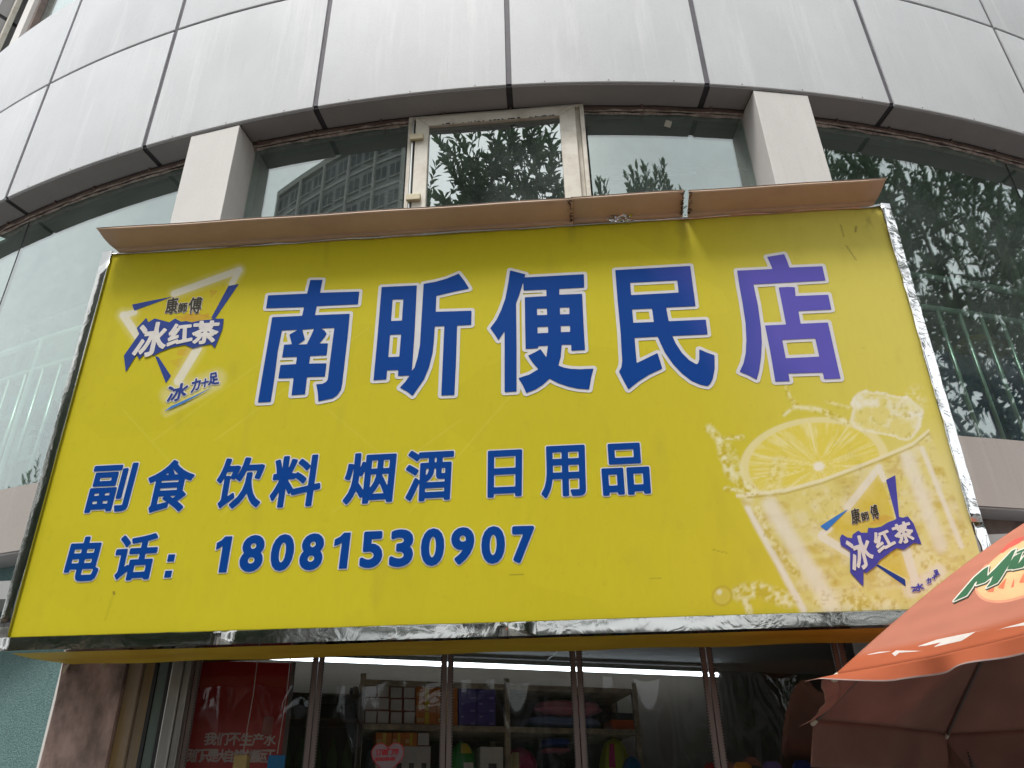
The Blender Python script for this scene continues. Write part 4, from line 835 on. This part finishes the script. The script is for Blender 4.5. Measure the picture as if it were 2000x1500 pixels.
rows([(713, 736), (737, 760)], [(1338, 1361), (1362, 1386), (1387, 1410)], end_face, rust, 'tissue_pack', 'white ended tissue pack stacked on the middle shelf at the end nearest the red poster', 'tissue pack', 'white tissue packs on the middle shelf')
rows([(762, 786), (788, 811)], [(1341, 1363), (1364, 1388), (1389, 1411)], end_face, rust, 'tissue_pack', 'white ended tissue pack stacked on the middle shelf beside the orange packs', 'tissue pack', 'white tissue packs on the middle shelf')
rows([(813, 853), (854, 894)], [(1340, 1363), (1364, 1388), (1389, 1413)], band, org, 'tissue_pack', 'orange tissue pack with yellow band stacked on the middle shelf', 'tissue pack', 'orange tissue packs on the middle shelf')
rows([(896, 931), (932, 968)], [(1344, 1367), (1368, 1392), (1393, 1416)], spots, pur, 'tissue_pack', 'purple tissue pack stacked on the middle shelf', 'tissue pack', 'purple tissue packs on the middle shelf')
ZT0 = ZSH[2]
def column_goods(x0, x1, ys, fns, mts, name, labels, cat, group):
    zprev = ZT0
    for (y0, y1), fn, mt, lab in list(zip(ys, fns, mts, labels))[::-1]:
        good(name, (x0, y0), (x1, y1), mt, lab, cat, group, zbase=zprev, extra=fn); zprev = on_shelf((x0, y0), .02)[2]
def prnt(o, w, h, d): MB().box((w*.35, -.0015, h*.55), (w*.7, -.0003, h*.72)).build('print_panel', flat('print_grey', 90, 90, 96), o)
lw = 'upright white paper roll pack on the shelf under the white tissue packs'; lo = 'orange tissue pack lying on top of the white paper roll packs'
for x0, x1 in ((767, 790), (791, 814), (815, 839)):
    column_goods(x0, x1, [(1430, 1456), (1457, 1560)], [band if x1 < 830 else end_face, prnt], [org if x1 < 830 else rust, wht], 'paper_pack', [lo if x1 < 830 else 'white ended tissue pack lying on the white paper roll packs', lw], 'tissue pack', 'packs on the lower shelf')
for x0, x1 in ((735, 765),): column_goods(x0, x1, [(1430, 1456), (1457, 1560)], [band, prnt], [org, wht], 'paper_pack', [lo, lw], 'tissue pack', 'packs on the lower shelf')
# soft goods: bags and bundles
def bag(name, p0, p1, mt, label, cat, group=None, dep=.16, back=.03, zbase=None, sub=None, puff=1.0, prints=()):
    a, b = on_shelf(p0, back), on_shelf(p1, back); la, lb = local(a), local(b); w = lb[0]-la[0]; z0 = ZT0 if zbase is None else zbase; h = a[2]-z0
    t = thing(name, tuple(PS*np.array([1, 1, 0])+E1*(la[0]+w/2)+E2*(back+dep/2)+np.array([0, 0, z0])), label, cat, group, TH); sd_ = random.uniform(0, 9)
    def f(u, v):
        th = 2*math.pi*u; e = .55; c = math.copysign(abs(math.cos(th))**e, math.cos(th)); s = math.copysign(abs(math.sin(th))**e, math.sin(th)); k = (math.sin(math.pi*min(max(v, .001), .999)))**.35
        wr = 1+.05*math.sin(9*th+sd_+4*v)+.04*math.sin(15*v+sd_)
        return (w/2*c*k*wr, dep/2*s*k*wr, h*v)
    MB().grid(f, 32, 16).build('bag', mt, t, True)
    for (u0, u1, v0, v1, pm) in prints:
        MB().grid(lambda u, v: (lambda q: (q[0]*1.01, q[1]-.004, q[2]))(f(.75+(-.12+.24*(u0+(u1-u0)*u)), v0+(v1-v0)*v)), 8, 6).build('print_panel', pm, t, True)
    return t
grn = flat('bag_green', 40, 140, 55); yl = flat('bag_yellow', 205, 190, 50); wh = flat('bag_white', 210, 210, 205)
bag('detergent_bag', (880, 1444), (932, 1540), grn, 'green and yellow detergent bag on the lower shelf beside a brown strip', 'bag', prints=((.45, 1, .8, .96, yl), (.5, .9, .5, .66, wh), (.2, .8, .25, .4, flat('bag_lightgreen', 120, 190, 90))))
good('notebook_box', (938, 1458), (984, 1540), wh, 'white printed box on the lower shelf beside the green bag', 'box', None, extra=prnt, zbase=ZT0)
bag('flower_bag', (988, 1456), (1056, 1540), flat('bag_magenta', 165, 40, 100), 'magenta and cream flowered bag on the lower shelf', 'bag', prints=((0, .45, .3, .9, flat('bag_cream', 205, 195, 150)),))
for k, (y0, y1, c, lab) in enumerate([(1437, 1456, (52, 72, 150), 'blue folded towel on top of the small lower shelf stack'), (1457, 1467, (165, 90, 110), 'pink folded towel in the small lower shelf stack'), (1468, 1540, (38, 36, 44), 'black bundle at the bottom of the small lower shelf stack')][::-1]):
    zb2 = ZT0 if k == 0 else on_shelf((1066, [1540, 1468, 1457][k]), .03)[2]
    bag('folded_towel', (1066, y0), (1118, y1), flat('towel%d' % c[0], *c), lab, 'towel', 'towels on the lower shelf', zbase=zb2)
ZT0 = ZM
bag('bedding_bundle', (1030, 1392), (1178, 1424), flat('bundle_blue', 120, 140, 185), 'blue folded bedding bundle under the pink one on the middle shelf', 'bundle', dep=.2)
bag('bedding_bundle', (1052, 1360), (1180, 1398), flat('bundle_pink', 190, 120, 140), 'pink folded bedding bundle on top of the blue one on the middle shelf', 'bundle', dep=.2, zbase=on_shelf((1052, 1396), .03)[2])
good('shoe_box', (1195, 1405), (1242, 1424), flat('box_orange', 190, 80, 35), 'flat orange box at the end of the middle shelf', 'box', None, zbase=ZM); good('tray_box', (1193, 1391), (1248, 1404), flat('box_dark', 34, 36, 40), 'dark tray on top of the flat orange box', 'box', None, zbase=on_shelf((1195, 1405), .02)[2])
ZT0 = ZSH[2]
bag('snack_bag', (1182, 1437), (1236, 1500), flat('bag_lime', 175, 185, 60), 'lime and pink snack bag at the end of the lower shelf', 'bag', prints=((0, .4, .55, .9, flat('bag_pink', 200, 60, 130)),))
bag('snack_bag', (1222, 1474), (1262, 1540), flat('bag_blue', 20, 110, 170), 'bright blue snack bag at the very end of the lower shelf', 'bag', dep=.1, back=-.1)
# dark fridge with bottles left of the shelf
q = on_shelf((652, 1400), -.02)
t = thing('drinks_cabinet', (q[0], q[1], 0), 'dark drinks cabinet with green bottles between red poster and shelf unit', 'cabinet', rotz=TH)
MB().box((-.30, .22, 0), (.16, .30, 2.55)).build('back', flat('cab_dark', 30, 28, 24), t)
for x in (-.30, .14): MB().box((x, 0, 0), (x+.02, .22, 2.55)).build('side', flat('cab_brown', 62, 48, 34), t)
for z in (.3, .85, 1.4, 1.72, 2.05, 2.40, 2.53): MB().box((-.279, .005, z), (.139, .219, z+.015)).build('cabinet_shelf', flat('cab_brown', 62, 48, 34), t)
for zi, z in enumerate((2.065, 1.735)):
    for k in range(5):
        m = MB(); m.tube([(0, 0, 0), (0, 0, .16), (0, 0, .2), (0, 0, .23), (0, 0, .26)], [.034, .034, .026, .014, .014], 12); o = m.build('bottle', flat('bottle_green', 45, 70, 35, .2), None, True)
        o.location = tuple(np.array([q[0], q[1], z])+E1*(-.235+k*.083)+E2*.09); tag(o, 'green bottle standing in the dark drinks cabinet', 'bottle', 'bottles in the drinks cabinet')
# snack display low at the right, behind the curtain
cl = [(170, 25, 30), (200, 150, 30), (120, 100, 170), (40, 70, 150), (190, 60, 40), (150, 30, 60), (60, 120, 60)]
PR = at_y((1570, 1490), 1.15)
t = thing('snack_stand', (PR[0], PR[1], 0), 'dark snack display stand behind the curtain below the umbrella', 'stand')
MB().box((-.5, 0, 0), (.55, .3, 1.93)).build('stand_body', flat('cab_dark', 30, 28, 24), t); MB().box((-.52, -.02, 1.931), (.57, .32, 1.945)).build('stand_top', M['shelfmetal'], t)
cn = ['dark red', 'yellow', 'lilac', 'navy blue', 'orange red', 'crimson', 'green']
for i in range(7):
    o = MB().grid(lambda u, v: (.055*math.copysign(abs(math.cos(6.283*u))**.6, math.cos(6.283*u))*math.sin(math.pi*(.02+.96*v))**.25, .03*math.copysign(abs(math.sin(6.283*u))**.8, math.sin(6.283*u))*math.sin(math.pi*(.0+1.*v))**.6, .17*v), 20, 10).build('snack_packet', flat('snack%d' % i, *cl[i]), None, True)
    o.location = (PR[0]-.42+i*.145, PR[1]+.12, 1.946); tag(o, cn[i]+' snack packet standing on the dark display stand', 'packet', 'packets on the display stand')

# red poster with its slogan, standing just behind the curtain
PP = at_y((388, 1290), .62); en = np.array([-math.sin(R_(17)), math.cos(R_(17)), 0]); e1 = np.array([math.cos(R_(17)), math.sin(R_(17)), 0])
def on_poster(p): v = at_plane(p, PP, en)-PP; return (v@e1, v[2])
pt = thing('red_poster', tuple(PP*np.array([1, 1, 0])), 'red advertising board with white slogan standing behind the curtain', 'poster', rotz=R_(17))
wP = on_poster((566, 1330))[0]
MB().box((0, 0, .35), (wP, .018, PP[2])).build('board', M['redposter'], pt); MB().box((wP+.001, -.004, .3), (wP+.02, .022, PP[2]+.004)).build('edge', flat('poster_edge', 110, 100, 100), pt)
MB().box((.02, .02, 0), (.06, .05, 1.2)).build('foot', M['alu'], pt); MB().box((wP-.06, .02, 0), (wP-.02, .05, 1.2)).build('foot', M['alu'], pt)
def flat_text(parent, text, x0, z0, h, mt, y, bold=.004, adv=1.02, name='character', wide=1.0):
    x = x0
    for ch in text:
        loops, ar = glyph(ch); w = h*wide*(ar if ord(ch) < 256 else min(1, ar))
        L = quad_map(loops, [(x, z0+h), (x+w, z0+h), (x+w, z0), (x, z0)]); xs, ys = grid_for(L, h/34, .01); S = field(L, [], xs, ys, True); nv, nf = iso_mesh(S, xs, ys, bold)
        MB().add([(a, y, b) for a, b in nv], nf).build(name, mt, parent); x += (h*wide*adv if ord(ch) > 256 else w+h*.14)
pw = flat('poster_white', 205, 190, 190)
za = on_poster((398, 1455))[1]+PP[2]; xa = on_poster((398, 1455))[0]; hh = .052
flat_text(pt, '我们不生产水', xa, za, hh, pw, -.0015, .0016)
zb3 = on_poster((352, 1488))[1]+PP[2]; flat_text(pt, '我们只是大自然的搬运工', .005, zb3, hh*1.02, pw, -.0015, .0018, .82, wide=.82)
MB().box((wP-.10, -.004, PP[2]-.33), (wP-.055, -.001, PP[2]-.25)).build('card', flat('card_pink', 170, 110, 110), pt)
q = at_y((540, 1487), .5)
o = oriented_box('hanging_card', (q[0], q[1], q[2]-.03), (.075, .006, .055), R_(10), flat('card_blue', 40, 120, 180), 'blue hanging tag low in front of the red board', 'tag', bevel=.003)
q = at_y((472, 1490), .47)
o = oriented_box('paper_cup', (q[0], q[1], q[2]-.04), (.06, .05, .07), 0, flat('cup_cream', 190, 165, 110), 'cream paper packet low in front of the red board', 'packet', bevel=.006)
for p in ((472, 1490), (540, 1487)):
    q = at_y(p, .5 if p[0] > 500 else .47)
    m = MB(); m.tube([(0, 0, .0), (.012, 0, .25), (0.01, 0, ZC-q[2]+.0)], .0022, 5); o = m.build('string', flat('poster_white', 205, 190, 190), None); o.location = (q[0], q[1], q[2]+.03); tag(o, 'thin white string holding the %s before the red board' % ('blue tag' if p[0] > 500 else 'cream packet'), 'string')
# heart sticker on the vinyl
hc = at_y((757, 1479), .352)
hs_ = thing('heart_sticker', tuple(hc), 'white heart sticker with red lettering stuck on the clear curtain', 'sticker')
def heart(s): return [(s*16*math.sin(t)**3/16, s*(13*math.cos(t)-5*math.cos(2*t)-2*math.cos(3*t)-math.cos(4*t))/15) for t in np.linspace(0, 2*math.pi, 60, endpoint=False)]
red = flat('sticker_red', 150, 22, 34); skw = flat('sticker_white', 118, 100, 104)
xs, ys = grid_for([heart(.066)], .002, .02); S = field([heart(.066)], [], xs, ys)
for lv, y, mt, nm in ((.004, 0, red, 'border'), (0, -.001, skw, 'sheet')):
    nv, nf = iso_mesh(S, xs, ys, lv); MB().add([(a, y, b) for a, b in nv], nf).build(nm, mt, hs_)
flat_text(hs_, '订做门帘', -.05, .008, .024, red, -.002, .0008); flat_text(hs_, '18080884110', -.052, -.014, .014, red, -.002, .0006, wide=.85)

# ------------------------------------------------------------------ orange parasol at the right
UC = np.array([2.10, -.60]); ZH, HU = 2.10, .62
tips = {}
t1 = at_z((1640, 1318), ZH); t2 = at_z((1827, 1430), ZH)
for k in range(8):
    a = R_(194.5+45*k); tips[k] = np.array([UC[0]+1.03*math.cos(a), UC[1]+1.03*math.sin(a), ZH])
apex = np.array([UC[0], UC[1], ZH+HU])
um = thing('parasol', (UC[0], UC[1], 0), 'faded orange street parasol with green soft drink lettering, in front of the sign corner', 'parasol')
def rib(k, s):        # s=0 apex, 1 tip
    p = apex+(tips[k % 8]-apex)*s; return p+np.array([0, 0, .030*math.sin(math.pi*s)])
def panel_pt(k, u, s):
    a, b = rib(k, s), rib(k+1, s); p = a+(b-a)*u; e = 4*u*(1-u); c = np.array([UC[0], UC[1], p[2]])
    return p+(c-p)*(.045*e*s)-np.array([0, 0, .02*e*s*(1.2-s)])
ORG, SAL, WHI = np.array([.66, .17, .075]), np.array([.72, .275, .185]), np.array([.80, .76, .74])
UO = np.array([UC[0], UC[1], 0])
M['inner_cloth'] = mat_cloth('parasol_inner_cloth', (.40, .23, .19), .3, .9, .35)  # inner side of the cloth, browner and duller than the outer
clothm = mat_cloth('parasol_cloth', (1, 1, 1), .3, attr=True)
def cloth_obj(nm, fn, nu, nv, colf):
    m = MB(); m.grid(fn, nu, nv); o = m.build(nm, M['inner_cloth'], um, True)
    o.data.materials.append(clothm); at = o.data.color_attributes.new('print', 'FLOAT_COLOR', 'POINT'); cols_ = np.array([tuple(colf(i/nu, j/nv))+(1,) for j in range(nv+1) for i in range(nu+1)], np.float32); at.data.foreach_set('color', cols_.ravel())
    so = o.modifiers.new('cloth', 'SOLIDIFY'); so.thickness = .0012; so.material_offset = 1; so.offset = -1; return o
near_tris = None
for k in range(8):
    def hemcol(u, v, k=k):
        t_ = min(1, max(0, (v-.905)/.03)); return (SAL*(1-t_)+ORG*t_)*(1-.05*math.sin(v*30+u*3)**2)
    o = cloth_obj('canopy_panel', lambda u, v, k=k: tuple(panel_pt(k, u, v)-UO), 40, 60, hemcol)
    if k == 0:
        near = o
    def val(u, v, k=k):
        p = panel_pt(k, u, 1.0); out = p-np.array([UC[0], UC[1], p[2]]); out /= np.linalg.norm(out)
        fl = {0: .42, 1: .4, 7: 1.1, 6: .2, 5: .2}.get(k, .4)
        endf = 0
        if k == 0: endf = 1.5*max(0, 1-u/.22)**1.5
        L = {0: .05, 1: .05, 7: .045, 6: .17, 5: .17}.get(k, .1)
        wv = (.022*math.sin(u*15+k*2)*v+.012*math.sin(u*29+k)*v)*(1 if k < 2 else .15 if k == 7 else .4)
        d = out*(fl+endf)*L*v+np.array([0, 0, -1])*L*v*((.4 if fl > .6 else .9)-.5*min(1, endf))
        return tuple(p+d+out*wv-UO)
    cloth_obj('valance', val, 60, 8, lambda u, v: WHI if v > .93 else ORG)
    m = MB(); m.tube([tuple(rib(k, s)-UO-np.array([0, 0, .012])) for s in np.linspace(.03, 1.0, 16)], .0045, 6); m.build('rib', flat('rib_steel', 110, 105, 100), um, True)
    m = MB(); dd = (rib(k, 1)-rib(k, .93)); dd /= np.linalg.norm(dd); e = rib(k, 1)-UO-np.array([0, 0, .008]); m.tube([tuple(e-dd*.012), tuple(e+dd*.006), tuple(e+dd*.014)], [.009, .010, .006], 10); m.build('rib_tip', flat('tip_white', 215, 205, 185), um, True)
    m = MB(); m.tube([(0, 0, ZH+.12), tuple(rib(k, .55)-UO-np.array([0, 0, .014]))], .004, 6); m.build('stretcher', flat('rib_steel', 110, 105, 100), um, True)
MB().tube([(0, 0, .05), (0, 0, ZH+HU+.04)], .019, 12).build('pole', flat('pole_white', 200, 200, 198, .3), um, True)
MB().tube([(0, 0, ZH+HU+.0), (0, 0, ZH+HU+.03), (0, 0, ZH+HU+.09)], [.045, .03, .012], 12).build('finial', flat('tip_white', 215, 205, 185), um, True)
MB().tube([(0, 0, ZH+.09), (0, 0, ZH+.15)], .034, 12).build('runner', flat('tip_white', 215, 205, 185), um, True)
MB().tube([(0, 0, 0), (0, 0, .09), (0, 0, .1)], [.27, .27, .22], 24).build('base', flat('base_concrete', 120, 118, 112), um, True)
_later = 0
# printed logo on the panel that faces the street
bv = BVHTree.FromPolygons([Vector(v.co)+Vector(UO) for v in near.data.vertices], [tuple(p.vertices) for p in near.data.polygons])
Mz = zoomed(1800, 990, 5)
def cloth_print(nm, loops, level, off, mt, hol=()):
    xs, ys = grid_for(loops, 1.0, 8); S = field(loops, list(hol), xs, ys); nv, nf = iso_mesh(S, xs, ys, level, 3); vs = []; ok = []
    for (x, y) in nv:
        d = Vector(ray((x, y))).normalized(); h = bv.ray_cast(Vector(CAM), d)
        if h[0] is None: vs.append((0, 0, 0)); ok.append(False)
        else: vs.append(tuple(h[0]-d*off-Vector(UO))); ok.append(True)
    nf = [f for f in nf if all(ok[i] for i in f)]
    if nf: MB().add(vs, nf).build(nm, mt, um, True)
def ell(cx, cy, a, b, r): return [(cx+a*math.cos(t)*math.cos(r)-b*math.sin(t)*math.sin(r), cy+a*math.cos(t)*math.sin(r)+b*math.sin(t)*math.cos(r)) for t in np.linspace(0, 2*math.pi, 48, endpoint=False)]
Hz = zoomed(1520, 1200, 4.1667)
for pp in ([(1125,262),(1290,205),(1480,165),(1560,150),(1840,92),(1600,145),(1540,185),(1490,215),(1400,235),(1260,268),(1330,225),(1200,255)], [(1735,143),(1850,105),(2000,65),(2300,0),(2300,40),(2100,75),(1850,110)], [(925,318),(950,340),(985,312),(1180,297),(960,293)], [(700,332),(820,305),(945,297),(740,328)]):
    cloth_print('brush_streak', [Hz(pp)], 0, .004, flat('streak_white', 226, 216, 210))
cloth_print('logo_orange', [Mz(ell(1010, 590, 540, 265, -.50))], 0, .004, flat('logo_rim', 236, 160, 130)); cloth_print('logo_orange', [Mz(ell(1010, 590, 515, 242, -.50))], 0, .0055, flat('logo_cream', 240, 190, 140))
cloth_print('logo_gloss', [Mz([(760, 440), (830, 370), (920, 310), (1010, 285), (960, 350), (860, 400), (790, 450)])], 0, .007, flat('logo_red', 225, 95, 85))
for pp in ([(640, 830), (720, 740), (700, 830)], [(740, 790), (830, 690), (800, 800)], [(870, 790), (905, 690), (900, 780)], [(950, 740), (1000, 640), (1000, 740)]): cloth_print('logo_segment', [Mz(pp)], 0, .007, flat('logo_segment', 226, 120, 88))
Lm = [Mz([(310,922),(510,690),(600,612),(655,578),(648,606),(640,678),(720,600),(880,430),(922,408),(850,570),(770,700),(740,742),(630,792),(672,735),(700,672),(620,735),(530,765),(545,722),(520,740),(500,780),(440,865)]), Mz([(903,482),(985,440),(940,560),(895,605),(835,612),(870,530)]), Mz([(925,440),(1000,410),(1060,390),(1035,420),(930,458)]), Mz([(1010,470),(1100,400),(1150,420),(1060,480),(990,590),(885,612),(940,560)])]
x = 1170
for w_ in (70, 110, 110, 110):
    Lm.append(Mz([(x, 380-(x-1170)*.35), (x+w_*.6, 350-(x-1170)*.35), (x+w_*.4, 520-(x-1170)*.35), (x-w_*.3, 560-(x-1170)*.35)])); x += w_+25
cloth_print('logo_shadow', [[(a+1.2, b+2.0) for a, b in L] for L in Lm], 2.5, .008, flat('logo_shadow', 52, 66, 52)); cloth_print('logo_outline', Lm, 2.2, .0095, flat('logo_white', 228, 222, 210)); cloth_print('logo_lettering', Lm, 0, .011, flat('logo_green', 44, 104, 74))

# ------------------------------------------------------------------ across the street: what the panes and trims mirror
barkm = mat('bark', (.10, .08, .06), .9, var=.4, scale=9); leafm = mat_cloth('leaf_green', (.07, .12, .05), .35, .4, .4)
def tree(loc, h, blobs, nshoot, label, seed, leaf=.20, up=.5):
    rr = random.Random(seed); t = thing('street_tree', loc, label, 'tree', 'street trees'); tk = MB(); lv = MB()
    tk.tube([(0, 0, 0), (.05, .02, h*.2), (-.04, .05, h*.4), (.03, 0, h*.6)], [.17, .15, .12, .08], 10)
    for (bx, by, bz, rx, rz) in blobs:
        tk.tube([(0, 0, h*.35), (bx*.5, by*.5, (h*.35+bz)/2), (bx, by, bz), (bx*1.05, by, bz+rz*.7)], [.09, .06, .04, .012], 7)
        for i in range(nshoot):
            while True:
                v = Vector((rr.uniform(-1, 1), rr.uniform(-1, 1), rr.uniform(-1, 1)))
                if .25 < v.length < 1: break
            p = Vector((bx, by, bz))+Vector((v.x*rx, v.y*rx, v.z*rz)); ax_ = (Vector((v.x, v.y, v.z*.5+up))+Vector((rr.gauss(0, .25), rr.gauss(0, .25), 0))).normalized(); L = rr.uniform(.3, .6)
            tk.tube([p-ax_*.15, p+ax_*L], [.008, .003], 4)
            for k in range(13):
                q = p+ax_*L*(k/12); o_ = ax_.orthogonal().normalized(); o_.rotate(Matrix.Rotation(k*2.4+rr.random(), 3, ax_)); d_ = (o_*(1.1-.7*k/12)+ax_*(.55+.5*k/12)+Vector((rr.gauss(0, .15), rr.gauss(0, .15), rr.gauss(0, .15)))); leaf_mesh(lv, q, d_, ax_, leaf*rr.uniform(.7, 1.15), leaf*.38)
    tk.build('trunk', barkm, t, True); lv.build('crown', leafm, t); return t
tree((-.6, -5.9, 0), 12, [(-.9, 0, 10.4, .9, 1.3), (.0, .2, 11.3, .8, 1.2), (.7, .1, 11.0, .8, 1.2), (1.2, -.2, 9.9, .9, 1.2), (0, 0, 5.2, 1.7, 1.3), (-.1, 0, 8.2, 1.3, 1.0), (-1.3, .1, 8.6, .8, 1.0), (.2, .1, 7.0, 1.5, 1.0)], 75, 'tall broadleaf street tree opposite the opening sash window', 3, .20, .9)
tree((3.0, -5.9, 0), 11.3, [(.4, 0, 5.0, 1.8, 1.3), (-.5, 0, 9.8, .75, 1.3), (.5, .2, 10.4, .7, 1.2), (0, 0, 8.4, 1.3, 1.1), (1.2, 0, 9.0, .9, 1.2), (.3, 0, 7.0, 1.5, 1.0)], 110, 'upright broadleaf street tree opposite the right hand column', 5, .20, .9)
tree((-7.2, -7.2, 0), 9.5, [(0, 0, 7.4, 1.7, 1.6), (-1.2, .3, 6.0, 1.5, 1.5), (1.3, -.2, 5.8, 1.5, 1.6), (.2, .2, 4.4, 1.9, 1.2)], 120, 'bushy street tree in front of the tall tower', 14, .2, .4)
tree((-3.9, -7.0, 0), 7.5, [(0, 0, 5.8, 1.3, 1.2), (.9, .1, 4.6, 1.3, 1.1), (-.9, 0, 4.4, 1.3, 1.1)], 110, 'small round street tree between the two taller ones', 15, .2, .4)
tree((6.6, -8.2, 0), 7.5, [(0, 0, 5.8, 1.5, 1.3), (1.1, .1, 4.4, 1.5, 1.1), (-1.1, 0, 4.2, 1.5, 1.1)], 110, 'small round unseen tree added beside the large dense one', 16, .2, .4)  # unseen tree added to dim what the bottom trim mirrors
tree((8.4, -1.6, 0), 12, [(0, 0, 8.6, 2.0, 2.2), (-.6, -1.6, 9.2, 1.8, 2.4), (.8, 1.6, 8.4, 1.9, 2.4), (.2, -.4, 11.2, 1.9, 1.6), (-.4, .8, 6.4, 2.0, 1.6), (1.8, 2.6, 10.6, 1.9, 1.9), (.5, -3.2, 10.8, 1.8, 1.8)], 210, 'large dense street tree to the right of the building', 9, .2, .3)
tree((-13.5, -4.0, 0), 9, [(0, 0, 6.6, 1.8, 1.8), (-1.5, .5, 6.0, 1.5, 1.4), (1.4, -.4, 5.8, 1.5, 1.5)], 120, 'round street tree well to the left of the building', 12, .2, .3)
for i, (x, y, hh_) in enumerate(((-7.5, -26.5, 7), (-1, -27, 8), (6, -26.5, 7.5), (13, -27, 8), (-14, -27, 7.5))):
    tree((x, y, 0), hh_, [(0, 0, hh_*.72, 2.2, 1.9), (1.2, .3, hh_*.6, 1.7, 1.4), (-1.3, -.2, hh_*.62, 1.6, 1.4)], 60, 'street tree on the far side of the road', 20+i, .3, .3)
# apartment tower opposite
tw = thing('apartment_tower', (-27, -44, 0), 'grey apartment tower with rows of windows across the street', 'building', rotz=0)
tg = flat('tower_render', 128, 128, 128, .8); tg2 = flat('tower_slab', 160, 158, 154, .8); tw_g = flat('tower_glass', 40, 48, 54, .15)
NF = 19; FH = 3.0; MB().box((-11, -8, 0), (11, 0, NF*FH)).build('wall', tg, tw)
MB().box((-11.4, -8.3, NF*FH+.001), (11.4, .4, NF*FH+.7)).build('roof', tg2, tw); MB().box((-4, -6, NF*FH+.701), (2, -2, NF*FH+4)).build('stair_head', tg, tw)
wm = MB().box((-.8, -.02, 0), (.8, .06, 1.5)).mesh('window'); wm.materials.append(tw_g)
wb_ = MB().box((-.04, .061, 0), (.04, .1, 1.5)).box((-.85, .061, -.12), (.85, .22, -.02)).mesh('sill'); wb_.materials.append(tg2)
slab = MB().box((-11.2, .001, -.12), (11.2, .14, .12)).mesh('floor_slab'); slab.materials.append(tg2)
fin = MB().box((-.15, .001, 0), (.15, .6, NF*FH)).mesh('fin'); fin.materials.append(tg2)
for k in range(6): o = bpy.data.objects.new('fin', fin); o.location = (-11+k*4.4, 0, 0); link(o, tw)
for f in range(NF):
    o = bpy.data.objects.new('floor_slab', slab); o.location = (0, 0, f*FH+.12); link(o, tw)
    if f < 6: continue
    for k in range(10):
        o = bpy.data.objects.new('window', wm); o.location = (-9.9+k*2.2, .0, f*FH+.95); link(o, tw)
        s = bpy.data.objects.new('sill', wb_); link(s, o)

# low parade of shops on the far pavement, added to darken the mirrored horizon
for i in range(6):
    x = -45+i*16; hh_ = (8.2, 9.5, 7.6, 9.0, 8.4, 10.0)[i]
    t = thing('added_shop_house', (x, -31, 0), ('grey rendered', 'buff rendered', 'brown tiled', 'pale grey rendered', 'dark brick faced', 'cream rendered')[i]+' low shop house added across the road', 'building', 'added low shop houses across the road')
    MB().box((-7.9, -8, 0), (7.9, 0, hh_)).build('wall', flat('house%d' % i, *[(120, 118, 112), (140, 120, 95), (96, 74, 60), (140, 140, 138), (92, 66, 56), (150, 140, 120)][i]), t)
    MB().box((-8, -8.1, hh_+.001), (8, .25, hh_+.3)).build('roof', flat('tower_slab', 160, 158, 154), t)
    for k in range(5):
        MB().box((-7+k*3, .001, .2), (-4.6+k*3, .06, 2.9)).build('shop_window', tw_g, t)
        for z in (4.2, 6.6)[:1 if hh_ < 8.3 else 2]: MB().box((-6.6+k*3, .001, z), (-5.2+k*3, .06, z+1.5)).build('window', tw_g, t)
